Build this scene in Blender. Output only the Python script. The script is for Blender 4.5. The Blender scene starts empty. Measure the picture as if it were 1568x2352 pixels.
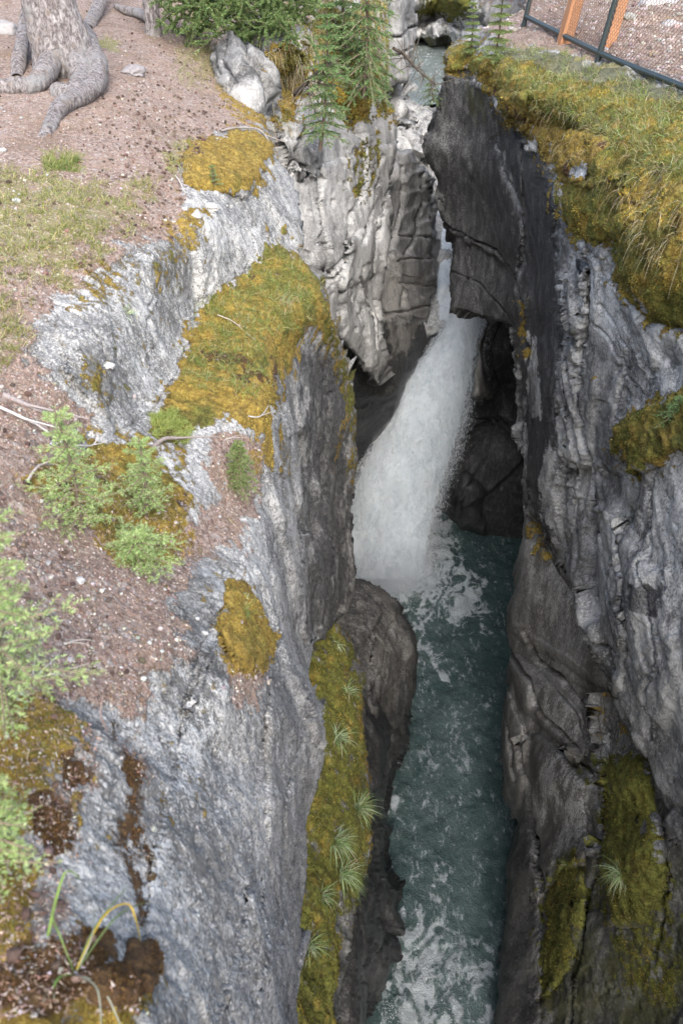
import bpy, math, random
import numpy as np
from mathutils import Vector, Matrix
rnd = random.Random(7)
rng = np.random.default_rng(11)
sc = bpy.context.scene
col = sc.collection

# ------------------------------------------------------------------ camera
PITCH = math.radians(38.0)
FPX = 2037.0                       # focal length in units of a 1568 x 2352 picture
CU, CV = 784.0, 1176.0
cp, sp = math.cos(PITCH), math.sin(PITCH)
cam_data = bpy.data.cameras.new('camera')
cam = bpy.data.objects.new('camera', cam_data)
col.objects.link(cam)
cam.location = (0, 0, 0)
cam.rotation_euler = (math.radians(90) - PITCH, 0, 0)
cam_data.sensor_fit = 'VERTICAL'
cam_data.sensor_height = 36.0
cam_data.lens = 36.0 * FPX / 2352.0
cam_data.clip_start = 0.05
cam_data.clip_end = 2000
cam_data.dof.use_dof = True
cam_data.dof.focus_distance = 10.5
cam_data.dof.aperture_fstop = 4.5
sc.camera = cam

# ------------------------------------------------------------------ world, sun, exposure
SUN_EL, SUN_AZ = math.radians(46), math.radians(172)     # azimuth clockwise from +Y
world = bpy.data.worlds.new('World')
sc.world = world
world.use_nodes = True
wn = world.node_tree
sky = wn.nodes.new('ShaderNodeTexSky')
sky.sky_type = 'NISHITA'
sky.sun_disc = False
sky.sun_elevation = SUN_EL
sky.sun_rotation = SUN_AZ
sky.air_density = 1.0
sky.dust_density = 4.0
sky.ozone_density = 1.0
bgn = wn.nodes['Background']
wn.links.new(sky.outputs[0], bgn.inputs[0])
bgn.inputs[1].default_value = 0.15
sun_d = bpy.data.lights.new('sun', 'SUN')
sun_d.energy = 1.5
sun_d.angle = math.radians(50)
sun_d.color = (0.88, 0.95, 1.0)
sun = bpy.data.objects.new('sun', sun_d)
col.objects.link(sun)
sdir = Vector((math.sin(SUN_AZ) * math.cos(SUN_EL), math.cos(SUN_AZ) * math.cos(SUN_EL), math.sin(SUN_EL)))
sun.rotation_euler = sdir.to_track_quat('Z', 'Y').to_euler()
sc.view_settings.view_transform = 'Standard'
sc.view_settings.look = 'None'
sc.view_settings.exposure = 1.5
sc.view_settings.gamma = 1
sc.cycles.max_bounces = 8
sc.cycles.diffuse_bounces = 6
sc.cycles.transparent_max_bounces = 12
sc.cycles.volume_bounces = 4
sc.cycles.use_denoising = True

# ------------------------------------------------------------------ where a pixel's ray meets a level or a distance
def by_z(v, z):
    return z / (-sp - (v - CV) / FPX * cp)
def by_y(v, y):
    return y / (cp - (v - CV) / FPX * sp)
def ray(u, v, t):
    a = (u - CU) / FPX; b = (v - CV) / FPX
    return np.stack([a * t, (cp - b * sp) * t, (-sp - b * cp) * t], -1)
def proj(p):
    p = np.asarray(p, float)
    t = p[..., 1] * cp - p[..., 2] * sp
    up = p[..., 1] * sp + p[..., 2] * cp
    return CU + FPX * p[..., 0] / t, CV - FPX * up / t, t

# ------------------------------------------------------------------ noise
def _hash(ix, iy, iz, seed):
    h = (ix * 374761393 + iy * 668265263 + iz * 2147483647 + seed * 974634777) & 0xffffffff
    h = ((h ^ (h >> 13)) * 1274126177) & 0xffffffff
    h = ((h ^ (h >> 15)) * 2246822519) & 0xffffffff
    return h ^ (h >> 16)
def vnoise(p, seed=0):
    pf = np.floor(p); f = p - pf; i = pf.astype(np.int64)
    f = f * f * f * (f * (f * 6 - 15) + 10)
    def g(dx, dy, dz):
        h = _hash(i[..., 0] + dx, i[..., 1] + dy, i[..., 2] + dz, seed)
        return (h & 0xffff) / 32767.5 - 1
    x, y, z = f[..., 0], f[..., 1], f[..., 2]
    a = g(0,0,0) * (1-x) + g(1,0,0) * x
    b = g(0,1,0) * (1-x) + g(1,1,0) * x
    c = g(0,0,1) * (1-x) + g(1,0,1) * x
    d = g(0,1,1) * (1-x) + g(1,1,1) * x
    return (a * (1-y) + b * y) * (1-z) + (c * (1-y) + d * y) * z
def fbm(p, octv=4, seed=0, gain=0.5):
    s = 0; a = 1; t = 0
    R = np.array([[0.8, 0.6, 0], [-0.6, 0.8, 0], [0, 0, 1.0]]) @ np.array([[1, 0, 0], [0, 0.7, 0.714], [0, -0.714, 0.7]])
    q = p
    for k in range(octv):
        s = s + a * vnoise(q, seed + k * 17); t += a; a *= gain
        q = (q @ R) * 2.03 + 3.7
    return s / t
def ridged(p, octv=4, seed=0):
    s = 0; a = 1; t = 0
    for k in range(octv):
        n = 1 - np.abs(vnoise(p * 2.1 ** k + 7.3 * k, seed + k * 31)) * 2
        s = s + a * n; t += a; a *= 0.5
    return s / t
def facets(p, seed=0, sharp=30.0):
    """a tilted plane per random cell, blended over narrow seams: broken, blocky rock"""
    pf = np.floor(p).astype(np.int64)
    ws = np.zeros(p.shape[:-1]); vs = np.zeros(p.shape[:-1])
    best = np.full(p.shape[:-1], 1e9); second = best.copy()
    for dx in (-1, 0, 1):
        for dy in (-1, 0, 1):
            for dz in (-1, 0, 1):
                c = pf + np.array([dx, dy, dz])
                h = _hash(c[..., 0], c[..., 1], c[..., 2], seed)
                h2 = (h * 2654435761 + 12345) & 0xffffffff
                d = p - (c + np.stack([(h & 1023), ((h >> 10) & 1023), ((h >> 20) & 1023)], -1) / 1023.0)
                dist = (d * d).sum(-1)
                tilt = np.stack([(h2 & 1023), ((h2 >> 10) & 1023), ((h2 >> 20) & 1023)], -1) / 511.5 - 1
                v = (d * tilt).sum(-1) * 1.1 + ((h2 >> 5) & 255) / 255.0 - 0.5
                w = np.exp(-sharp * dist)
                ws += w; vs += w * v
                m = dist < best
                second = np.where(m, best, np.minimum(second, dist)); best = np.where(m, dist, best)
    return vs / (ws + 1e-12), np.sqrt(second) - np.sqrt(best)
def sstep(a, b, x):
    t = np.clip((x - a) / (b - a), 0, 1)
    return t * t * (3 - 2 * t)

# ------------------------------------------------------------------ polygon helpers in picture units
def seg_dist(x, y, pts, closed=True):
    best = np.full(x.shape, 1e18); bx = np.zeros(x.shape); by = np.zeros(x.shape)
    n = len(pts)
    for k in range(n if closed else n - 1):
        x0, y0 = pts[k][:2]; x1, y1 = pts[(k + 1) % n][:2]
        dx, dy = x1 - x0, y1 - y0
        t = np.clip(((x - x0) * dx + (y - y0) * dy) / max(dx * dx + dy * dy, 1e-9), 0, 1)
        px, py = x0 + t * dx, y0 + t * dy
        d = (x - px) ** 2 + (y - py) ** 2
        m = d < best
        best = np.where(m, d, best); bx = np.where(m, px, bx); by = np.where(m, py, by)
    return np.sqrt(best), bx, by
def inside(x, y, pts):
    c = np.zeros(x.shape, bool); n = len(pts)
    for k in range(n):
        x0, y0 = pts[k][:2]; x1, y1 = pts[(k + 1) % n][:2]
        if y0 == y1: continue
        m = ((y0 > y) != (y1 > y)) & (x < (x1 - x0) * (y - y0) / (y1 - y0) + x0)
        c ^= m
    return c
def sdist(x, y, pts):
    d, bx, by = seg_dist(x, y, pts)
    return np.where(inside(x, y, pts), d, -d), bx, by

def rbf(ctrl, x, y):
    """smooth surface through control points; 1/depth is affine on planes"""
    C = np.array([(c[0], c[1]) for c in ctrl], float) / 500.0
    w = np.array([1.0 / (by_z(c[1], c[3]) if c[2] == 'z' else by_y(c[1], c[3]) if c[2] == 'y' else c[3]) for c in ctrl])
    n = len(C)
    D = np.sqrt(((C[:, None] - C[None]) ** 2).sum(-1))
    K = lambda r: np.sqrt(r * r + 0.0009)
    A = np.zeros((n + 3, n + 3)); A[:n, :n] = K(D); A[:n, n] = 1; A[:n, n + 1:] = C; A[n, :n] = 1; A[n + 1:, :n] = C.T
    A[:n, :n] += np.eye(n) * -1e-4
    s = np.linalg.solve(A, np.concatenate([w, np.zeros(3)]))
    out = s[n] + s[n + 1] * x / 500.0 + s[n + 2] * y / 500.0
    for k in range(n):
        out = out + s[k] * K(np.hypot(x / 500.0 - C[k, 0], y / 500.0 - C[k, 1]))
    return 1.0 / np.clip(out, 1 / 90.0, 1 / 0.6)

# ------------------------------------------------------------------ mesh making
def tag(o, label=None, cat=None, group=None, kind=None):
    if label: o['label'] = label
    if cat: o['category'] = cat
    if group: o['group'] = group
    if kind: o['kind'] = kind
    return o
def np_mesh(name, V, F, mat=None, parent=None, smooth=True, attrs=None):
    """V (n,3); F (m,3) or (m,4) or a list of such arrays"""
    me = bpy.data.meshes.new(name)
    if isinstance(F, (list, tuple)):
        Fl = [np.asarray(f, np.int32) for f in F if len(f)]
    else:
        Fl = [np.asarray(F, np.int32)]
    V = np.asarray(V, np.float32)
    me.vertices.add(len(V)); me.vertices.foreach_set('co', V.ravel())
    idx = np.concatenate([f.ravel() for f in Fl]); tot = np.concatenate([np.full(len(f), f.shape[1], np.int32) for f in Fl])
    me.loops.add(len(idx)); me.loops.foreach_set('vertex_index', idx)
    me.polygons.add(len(tot))
    me.polygons.foreach_set('loop_start', np.concatenate([[0], np.cumsum(tot)[:-1]]).astype(np.int32))
    me.polygons.foreach_set('use_smooth', np.full(len(tot), smooth))
    me.update(calc_edges=True)
    for k, a in (attrs or {}).items():
        at = me.attributes.new(k, 'FLOAT_COLOR', 'POINT')
        at.data.foreach_set('color', np.asarray(a, np.float32).ravel())
    o = bpy.data.objects.new(name, me); col.objects.link(o)
    if mat: me.materials.append(mat)
    if parent: o.parent = parent
    return o
def empty(name, loc=(0, 0, 0)):
    o = bpy.data.objects.new(name, None); col.objects.link(o); o.location = loc
    return o

class Layer:
    pass
def grid_normals(P):
    du = np.gradient(P, axis=1); dv = np.gradient(P, axis=0)
    n = np.cross(du, dv)
    n /= np.linalg.norm(n, axis=-1, keepdims=True) + 1e-12
    s = np.sign((n * P).sum(-1, keepdims=True)); s[s == 0] = 1
    return -n * s                                   # towards the camera side

def rock_layer(name, poly, ctrl, pitch=3.0, rnd_px=12, rnd_m=0.25, bulges=(), cracks=(), steps=(), paint=(), disp=None,
               mat=None, skirt=0.8, extra=None, wob=4.0):
    L = Layer()
    us = [p[0] for p in poly]; vs = [p[1] for p in poly]
    u0, v0 = min(us) - 2 * pitch, min(vs) - 2 * pitch
    nu = int((max(us) - u0) / pitch) + 4; nv = int((max(vs) - v0) / pitch) + 4
    U, V = np.meshgrid(u0 + np.arange(nu) * pitch, v0 + np.arange(nv) * pitch)
    # uneven outline
    q = np.stack([U / 45.0, V / 45.0, np.full(U.shape, len(poly) * 1.7)], -1)
    wu = fbm(q, 3, 3) * wob * 2; wv = fbm(q + 50, 3, 4) * wob * 2
    sd, bx, by = sdist(U + wu, V + wv, poly)
    keep = sd > -pitch * 1.3
    out = sd < 0
    U2 = np.where(out & keep, bx - wu, U); V2 = np.where(out & keep, by - wv, V)
    sdp = np.maximum(sd, 0)
    t = rbf(ctrl, U2, V2)
    e = np.clip(1 - sdp / rnd_px, 0, 1)
    t = t + rnd_m * (1 - np.sqrt(1 - e * e * 0.98))
    for bp, amt, feather in bulges:
        d, _, _ = sdist(U2 + wu, V2 + wv, bp)
        k = np.clip(d / feather, 0, 1)
        t = t - amt * np.sqrt(1 - (1 - k) ** 2)
    for sp_, amt, feather in steps:                 # one side of a line stands prouder: half-plane block given as polygon
        d, _, _ = sdist(U2 + wu * 1.2, V2 + wv * 1.2, sp_)
        t = t - amt * sstep(-feather, feather, d)
    P = ray(U2, V2, t)
    N = grid_normals(P)
    A = np.zeros(U.shape + (4,)); B = np.zeros(U.shape + (4,)); 
    rough = np.ones(U.shape)
    q2 = P * 7.0; dead = np.zeros(U.shape)
    nz = fbm(q2, 5, 9, .7); nz2 = fbm(P * 5.5 + 31, 4, 19, .65); nz3 = fbm(P * 4.2 + 11, 4, 29, .6)
    for chn, pp, feather, val in paint:
        d, _, _ = sdist(U2, V2, pp)
        m = sstep(-feather, feather, d + nz * (feather * 1.5 + 16))
        if chn == 'rough':
            rough = rough * (1 - m) + val * m
        else:
            arr, k = {'moss': (A, 0), 'hue': (A, 1), 'soil': (A, 2), 'dark': (A, 3), 'brown': (B, 0), 'pale': (B, 1), 'wet': (B, 2), 'green': (B, 3)}[chn]
            if chn == 'moss' and val > .3:
                m = sstep(-feather * 1.3 - 4, feather * 1.3 + 6, d + nz * (feather * 2 + 22))
                sat = sstep(-75, -5, d) * (1 - sstep(-5, 10, d)) * .55 * sstep(.02, .3, nz2)
                hole = sstep(.16, .42, nz3) * (val < 1.0)
                val_ = val * (1 - .25 * hole)
                dead = np.maximum(dead, sstep(0, 20, d) * hole)
                arr[..., k] = np.maximum(arr[..., k] * (1 - m) + val_ * m, sat * (val > .6))
                continue
            arr[..., k] = arr[..., k] * (1 - m) + val * m
    dead = dead * (A[..., 1] < .55); A[..., 1] = A[..., 1] * (1 - dead) - .85 * dead
    for cpts, width, depth in cracks:
        d, _, _ = seg_dist(U2 + wu * 1.0, V2 + wv * 1.0, cpts, closed=False)
        w_ = width * (0.7 + 0.6 * nz)
        m = np.exp(-(d / np.maximum(w_, 1.5)) ** 2)
        P = P - N * (m * depth)[..., None]
        A[..., 3] = np.maximum(A[..., 3], m * 0.5)
    if disp: P = disp(P, N, U2, V2, rough, A, B, grid_normals)
    L.U0, L.V0, L.pitch, L.P, L.N, L.A, L.keep, L.B = u0, v0, pitch, P, grid_normals(P), A, keep, B
    # mesh
    idx = -np.ones(U.shape, np.int64); idx[keep] = np.arange(keep.sum())
    a, b, c, d = idx[:-1, :-1], idx[:-1, 1:], idx[1:, 1:], idx[1:, :-1]
    ok = (a >= 0) & (b >= 0) & (c >= 0) & (d >= 0)
    F = np.stack([a[ok], d[ok], c[ok], b[ok]], -1)
    Vt = P[keep]; At = A[keep]; Bt = B[keep]
    # skirt: boundary loop drawn back, away from the viewer and inwards
    if skirt:
        E = np.concatenate([F[:, [0, 1]], F[:, [1, 2]], F[:, [2, 3]], F[:, [3, 0]]])
        key = np.minimum(E[:, 0], E[:, 1]) * 10000000 + np.maximum(E[:, 0], E[:, 1])
        uq, inv, cnt = np.unique(key, return_inverse=True, return_counts=True)
        be = E[cnt[inv] == 1]
        bv = np.unique(be)
        cen = P[keep].mean(0)
        rings = []
        base = Vt[bv]
        Ut, Vv = U2[keep][bv], V2[keep][bv]
        # inward direction in the picture
        gy, gx = np.gradient(sd)
        gx = gx[keep][bv]; gy = gy[keep][bv]; gl = np.hypot(gx, gy) + 1e-9; gx /= gl; gy /= gl
        off = len(Vt); prev = bv.copy()
        newV = []; newF = []
        tt = proj(base)[2]
        for (dt, inn) in ((0.12, 0.01), (0.4, 0.06), (1.0, 0.2)):
            px = inn * skirt * FPX / tt
            pos = ray(Ut + gx * px, Vv + gy * px, tt + dt * skirt)
            pos = pos + (fbm(pos * 4, 3, 5) * 0.08 * skirt)[:, None]
            newV.append(pos)
            m = -np.ones(len(Vt), np.int64); m[bv] = np.arange(len(bv))
            i0 = prev[m[be[:, 0]]]; i1 = prev[m[be[:, 1]]]
            j = off + np.arange(len(bv))
            newF.append(np.stack([i1, i0, j[m[be[:, 0]]], j[m[be[:, 1]]]], -1))
            prev = j; off += len(bv)
        Vt = np.concatenate([Vt] + newV); F = np.concatenate([F] + newF)
        At = np.concatenate([At] + [A[keep][bv]] * 3); Bt = np.concatenate([Bt] + [B[keep][bv]] * 3)
    L.obj = np_mesh(name, Vt, F, mat, attrs={'ma': At, 'mb': Bt})
    return L
def at(L, u, v, lift=0.0):
    """point and normal on a built surface seen at (u, v)"""
    i = np.clip(np.round((np.asarray(v) - L.V0) / L.pitch).astype(int), 0, L.P.shape[0] - 1)
    j = np.clip(np.round((np.asarray(u) - L.U0) / L.pitch).astype(int), 0, L.P.shape[1] - 1)
    return L.P[i, j] + L.N[i, j] * lift, L.N[i, j]

# ------------------------------------------------------------------ materials
def mat_new(name):
    m = bpy.data.materials.new(name); m.use_nodes = True
    nt = m.node_tree
    return m, nt, nt.nodes['Principled BSDF']
class NB:
    def __init__(s, nt): s.nt = nt
    def n(s, typ, **kw):
        x = s.nt.nodes.new(typ)
        for k, v in kw.items(): setattr(x, k, v)
        return x
    def link(s, a, b): s.nt.links.new(a, b)
    def setin(s, node, k, v):
        if v is None: return
        if hasattr(v, 'is_output') or isinstance(v, bpy.types.NodeSocket): s.link(v, node.inputs[k])
        else: node.inputs[k].default_value = v
    def noise(s, vec, scale, detail=4, rough=0.55, dist=0.0):
        x = s.n('ShaderNodeTexNoise'); s.setin(x, 'Vector', vec); x.inputs['Scale'].default_value = scale
        x.inputs['Detail'].default_value = detail; x.inputs['Roughness'].default_value = rough; x.inputs['Distortion'].default_value = dist
        return x.outputs['Fac']
    def voro(s, vec, scale, feature='F1', out='Distance', rand=1.0):
        x = s.n('ShaderNodeTexVoronoi', feature=feature); s.setin(x, 'Vector', vec); x.inputs['Scale'].default_value = scale
        x.inputs['Randomness'].default_value = rand
        return x.outputs[out]
    def math(s, op, a, b=None, c=None, clamp=False):
        x = s.n('ShaderNodeMath', operation=op, use_clamp=clamp)
        s.setin(x, 0, a); s.setin(x, 1, b)
        if c is not None: s.setin(x, 2, c)
        return x.outputs[0]
    def ss(s, x, lo, hi):
        m = s.n('ShaderNodeMapRange', interpolation_type='SMOOTHSTEP'); s.setin(m, 0, x)
        m.inputs[1].default_value = lo; m.inputs[2].default_value = hi
        return m.outputs[0]
    def mix(s, f, a, b, mode='MIX'):
        x = s.n('ShaderNodeMix', data_type='RGBA', blend_type=mode, clamp_factor=True)
        s.setin(x, 0, f)
        for k, v in ((6, a), (7, b)):
            if isinstance(v, tuple): x.inputs[k].default_value = v if len(v) == 4 else v + (1,)
            else: s.link(v, x.inputs[k])
        return x.outputs[2]
    def ramp(s, f, stops):
        x = s.n('ShaderNodeValToRGB'); cr = x.color_ramp
        while len(cr.elements) < len(stops): cr.elements.new(0.5)
        for e, (p, c) in zip(cr.elements, stops):
            e.position = p; e.color = c + (1,) if len(c) == 3 else c
        s.setin(x, 0, f)
        return x.outputs[0]
    def mapping(s, vec, scale=(1, 1, 1), rot=(0, 0, 0)):
        x = s.n('ShaderNodeMapping'); s.link(vec, x.inputs[0]); x.inputs['Scale'].default_value = scale; x.inputs['Rotation'].default_value = rot
        return x.outputs[0]
    def attr(s, name):
        x = s.n('ShaderNodeAttribute'); x.attribute_name = name
        return x
    def coord(s):
        return s.n('ShaderNodeTexCoord').outputs['Object']
    def bump(s, h, strength, dist, prev=None):
        x = s.n('ShaderNodeBump'); s.link(h, x.inputs['Height']); x.inputs['Strength'].default_value = strength; x.inputs['Distance'].default_value = dist
        if prev is not None: s.link(prev, x.inputs['Normal'])
        return x.outputs[0]

def make_rock(name, lo=(.10, .105, .115), mid=(.21, .215, .225), hi=(.36, .36, .35), fine=1.0, streak=None, speck=1.0, bumpk=1.0, pitk=1.0, contrast=1.0):
    m, nt, bs = mat_new(name); b = NB(nt)
    co = b.coord()
    a1 = b.attr('ma'); a2 = b.attr('mb')
    s1 = b.n('ShaderNodeSeparateColor'); b.link(a1.outputs['Color'], s1.inputs[0])
    s2 = b.n('ShaderNodeSeparateColor'); b.link(a2.outputs['Color'], s2.inputs[0])
    moss_a, hue_a, soil_a, dark_a = s1.outputs[0], s1.outputs[1], s1.outputs[2], a1.outputs['Alpha']
    brown_a, pale_a, wet_a = s2.outputs[0], s2.outputs[1], s2.outputs[2]
    green_a = a2.outputs['Alpha']
    st = b.mapping(co, *(streak or ((1, 1, .28), (0, 0, 0))))
    nL = b.noise(co, 1.3, 4, .6)
    nM = b.noise(st, 6.0 * fine, 6, .65)
    nF = b.noise(st, 30 * fine, 5, .7)
    nX = b.noise(co, 110 * fine, 3, .7)
    def dev(x, k): return b.math('MULTIPLY', b.math('SUBTRACT', x, .5), k)
    nS = b.noise(b.mapping(co, (1, 1, .6)), 2.2, 5, .65, .2)
    g = b.math('ADD', b.math('ADD', dev(nM, .9), dev(nF, 1.5 * contrast)), b.math('ADD', dev(nX, 1.6 * contrast), dev(nL, .8)))
    g = b.math('ADD', b.math('ADD', g, dev(nS, 1.7)), .5)
    c = b.ramp(g, [(.22, lo), (.5, mid), (.78, hi)])
    bd = b.noise(b.mapping(co, (.35, .5, 5.0), (.35, -.3, 0)), 3.0 * fine + .8, 3, .6)
    ln_ = b.math('ABSOLUTE', b.math('SUBTRACT', bd, .5)); ck = b.math('SUBTRACT', 1, b.ss(ln_, .0, .012))
    ck = b.math('MULTIPLY', ck, b.ss(nL, .42, .6))
    c = b.mix(b.math('MULTIPLY', ck, .55), c, (.05, .048, .045))
    gv = b.n('ShaderNodeSeparateColor'); b.link(b.voro(b.mapping(co, (1, 1, .7)), 130 * fine, 'F1', 'Color'), gv.inputs[0])
    gk = b.math('MULTIPLY', contrast * .6, b.ss(nM, .36, .56))
    c = b.mix(b.math('MULTIPLY', b.ss(gv.outputs[0], .80, .88), gk), c, (.60, .585, .56))
    c = b.mix(b.math('MULTIPLY', b.ss(gv.outputs[1], .84, .90), gk), c, (.045, .042, .040))
    # pale crust flecks
    fl = b.ss(b.math('ADD', b.noise(co, 26 * fine, 5, .8), dev(nS, .5)), .62 - .03 * speck, .67)
    c = b.mix(b.math('MULTIPLY', fl, .6 * min(speck, 1.5)), c, (.52, .51, .48))
    c = b.mix(b.math('MULTIPLY', pale_a, b.ss(b.math('ADD', g, dev(nM, 1)), .25, .6)), c, b.ramp(b.math('ADD', dev(nX, 1.5), nF), [(.35, (.26, .26, .255)), (.5, (.46, .455, .44)), (.65, (.64, .63, .60))]))
    br = b.mix(nM, (.14, .115, .085), (.30, .25, .19))
    c = b.mix(b.math('MULTIPLY', brown_a, .85), c, br)
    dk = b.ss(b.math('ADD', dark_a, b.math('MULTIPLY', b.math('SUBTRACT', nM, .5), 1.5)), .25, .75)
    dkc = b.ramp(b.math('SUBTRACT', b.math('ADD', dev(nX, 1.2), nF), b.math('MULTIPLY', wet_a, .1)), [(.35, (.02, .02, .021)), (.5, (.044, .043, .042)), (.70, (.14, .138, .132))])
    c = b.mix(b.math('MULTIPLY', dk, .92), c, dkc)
    bl = b.ss(b.noise(co, 13 * fine, 5, .75, .4), .62, .68)
    c = b.mix(b.math('MULTIPLY', bl, .55 * pitk), c, (.05, .047, .043))
    gr = b.ss(b.math('ADD', green_a, b.math('MULTIPLY', b.math('SUBTRACT', nM, .5), 1.6)), .35, .8)
    c = b.mix(b.math('MULTIPLY', gr, .8), c, b.mix(nF, (.035, .035, .012), (.10, .10, .03)))
    c = b.mix(b.math('MULTIPLY', b.ss(dark_a, 1.0, 1.35), .5), c, (.012, .012, .013))  # values past full dark: overhang shade put into the rock colour
    # needle litter and soil
    sn = b.noise(co, 55, 4, .8)
    sv = b.voro(co, 48, 'F1', 'Color')
    sh = b.n('ShaderNodeSeparateColor'); b.link(sv, sh.inputs[0])
    so = b.ramp(sn, [(.3, (.13, .082, .062)), (.48, (.29, .205, .165)), (.6, (.40, .31, .265)), (.72, (.54, .47, .42))])
    so = b.mix(b.math('MULTIPLY', b.ss(sh.outputs[0], .8, .9), .6), so, (.45, .41, .38))
    so = b.mix(b.math('MULTIPLY', b.ss(sh.outputs[1], .8, .9), .55), so, (.07, .045, .035))
    so = b.mix(b.math('MULTIPLY', b.ss(b.noise(co, 3.2, 4, .6), .45, .6), .35), so, (.33, .235, .175))
    so = b.mix(b.math('MULTIPLY', b.ss(b.noise(co, 1.7, 6, .7, .5), .5, .62), .55), so, b.mix(sn, (.09, .055, .035), (.27, .185, .125)))
    so = b.mix(b.math('MULTIPLY', b.ss(b.noise(co, 6.5, 5, .75), .60, .68), .55), so, b.mix(sn, (.16, .12, .03), (.34, .28, .08)))
    gcol = b.mix(sn, (.14, .15, .04), (.36, .34, .13))
    gmask = b.ss(b.math('ADD', green_a, b.math('MULTIPLY', b.math('SUBTRACT', b.noise(co, 9, 4, .7), .5), 1.6)), .4, .8)
    so = b.mix(b.math('MULTIPLY', gmask, .7), so, gcol)
    sm = b.ss(b.math('ADD', soil_a, b.math('MULTIPLY', b.math('SUBTRACT', b.noise(co, 8, 6, .75), .5), 1.9)), .42, .58)
    c = b.mix(sm, c, so)
    # moss
    mn = b.noise(co, 34, 5, .75); mn2 = b.noise(co, 5, 3, .6)
    hue = b.math('ADD', hue_a, b.math('MULTIPLY', b.math('SUBTRACT', mn2, .5), 2.2))
    org = b.ramp(mn, [(.3, (.08, .048, .012)), (.5, (.27, .18, .035)), (.7, (.46, .345, .085))])
    grn = b.ramp(mn, [(.3, (.032, .034, .008)), (.5, (.115, .118, .022)), (.7, (.24, .23, .055))])
    mc = b.mix(b.ss(hue, .2, .8), org, grn)
    mc = b.mix(b.ss(b.math('MULTIPLY', hue_a, -1), .2, .6), mc, b.ramp(mn, [(.3, (.03, .016, .008)), (.5, (.09, .048, .02)), (.7, (.19, .11, .04))]))
    mc = b.mix(b.math('MULTIPLY', b.ss(b.noise(co, 11, 4, .7), .56, .66), .6), mc, (.08, .045, .016))
    mm = b.ss(b.math('ADD', moss_a, b.math('MULTIPLY', b.math('SUBTRACT', b.noise(co, 12, 6, .75), .5), 1.7)), .42, .56)
    c = b.mix(mm, c, mc)
    b.link(c, bs.inputs['Base Color'])
    soft = b.math('MAXIMUM', mm, sm)
    ro = b.math('SUBTRACT', .85, b.math('MULTIPLY', wet_a, .5))
    ro = b.math('MAXIMUM', ro, b.math('MULTIPLY', soft, .9))
    b.link(ro, bs.inputs['Roughness'])
    bs.inputs['Specular IOR Level'].default_value = .35
    h = b.math('ADD', b.math('MULTIPLY', nF, .6), b.math('MULTIPLY', nX, .35))
    h = b.math('ADD', h, b.math('MULTIPLY', bl, -.45 * pitk))
    h = b.math('ADD', b.math('MULTIPLY', h, b.math('SUBTRACT', 1, soft)), b.math('MULTIPLY', soft, b.math('ADD', sn, mn)))
    c_ = None
    nrm = b.bump(nM, .5 * bumpk, .016)
    nrm = b.bump(h, .9 * bumpk, .022, nrm)
    b.link(nrm, bs.inputs['Normal'])
    return m

M_left = make_rock('limestone_near', (.12, .117, .111), (.245, .24, .228), (.41, .40, .38), streak=((1, 1, .6), (0, 0, 0)))
M_pale = make_rock('limestone_pale', (.165, .163, .158), (.285, .28, .27), (.41, .40, .385), fine=.55, contrast=.45, speck=.5, streak=((1, 1, .35), (0, .3, 0)), pitk=.6)
M_right = make_rock('limestone_right', (.085, .084, .081), (.22, .217, .209), (.37, .365, .345), fine=.5, contrast=.55, speck=.7, streak=((1, .5, .3), (.5, 0, 0)), pitk=.7)
M_low = make_rock('limestone_polished', (.075, .073, .069), (.155, .152, .145), (.27, .265, .25), fine=.4, speck=.35, bumpk=.6, pitk=.25, contrast=.7)

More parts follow.
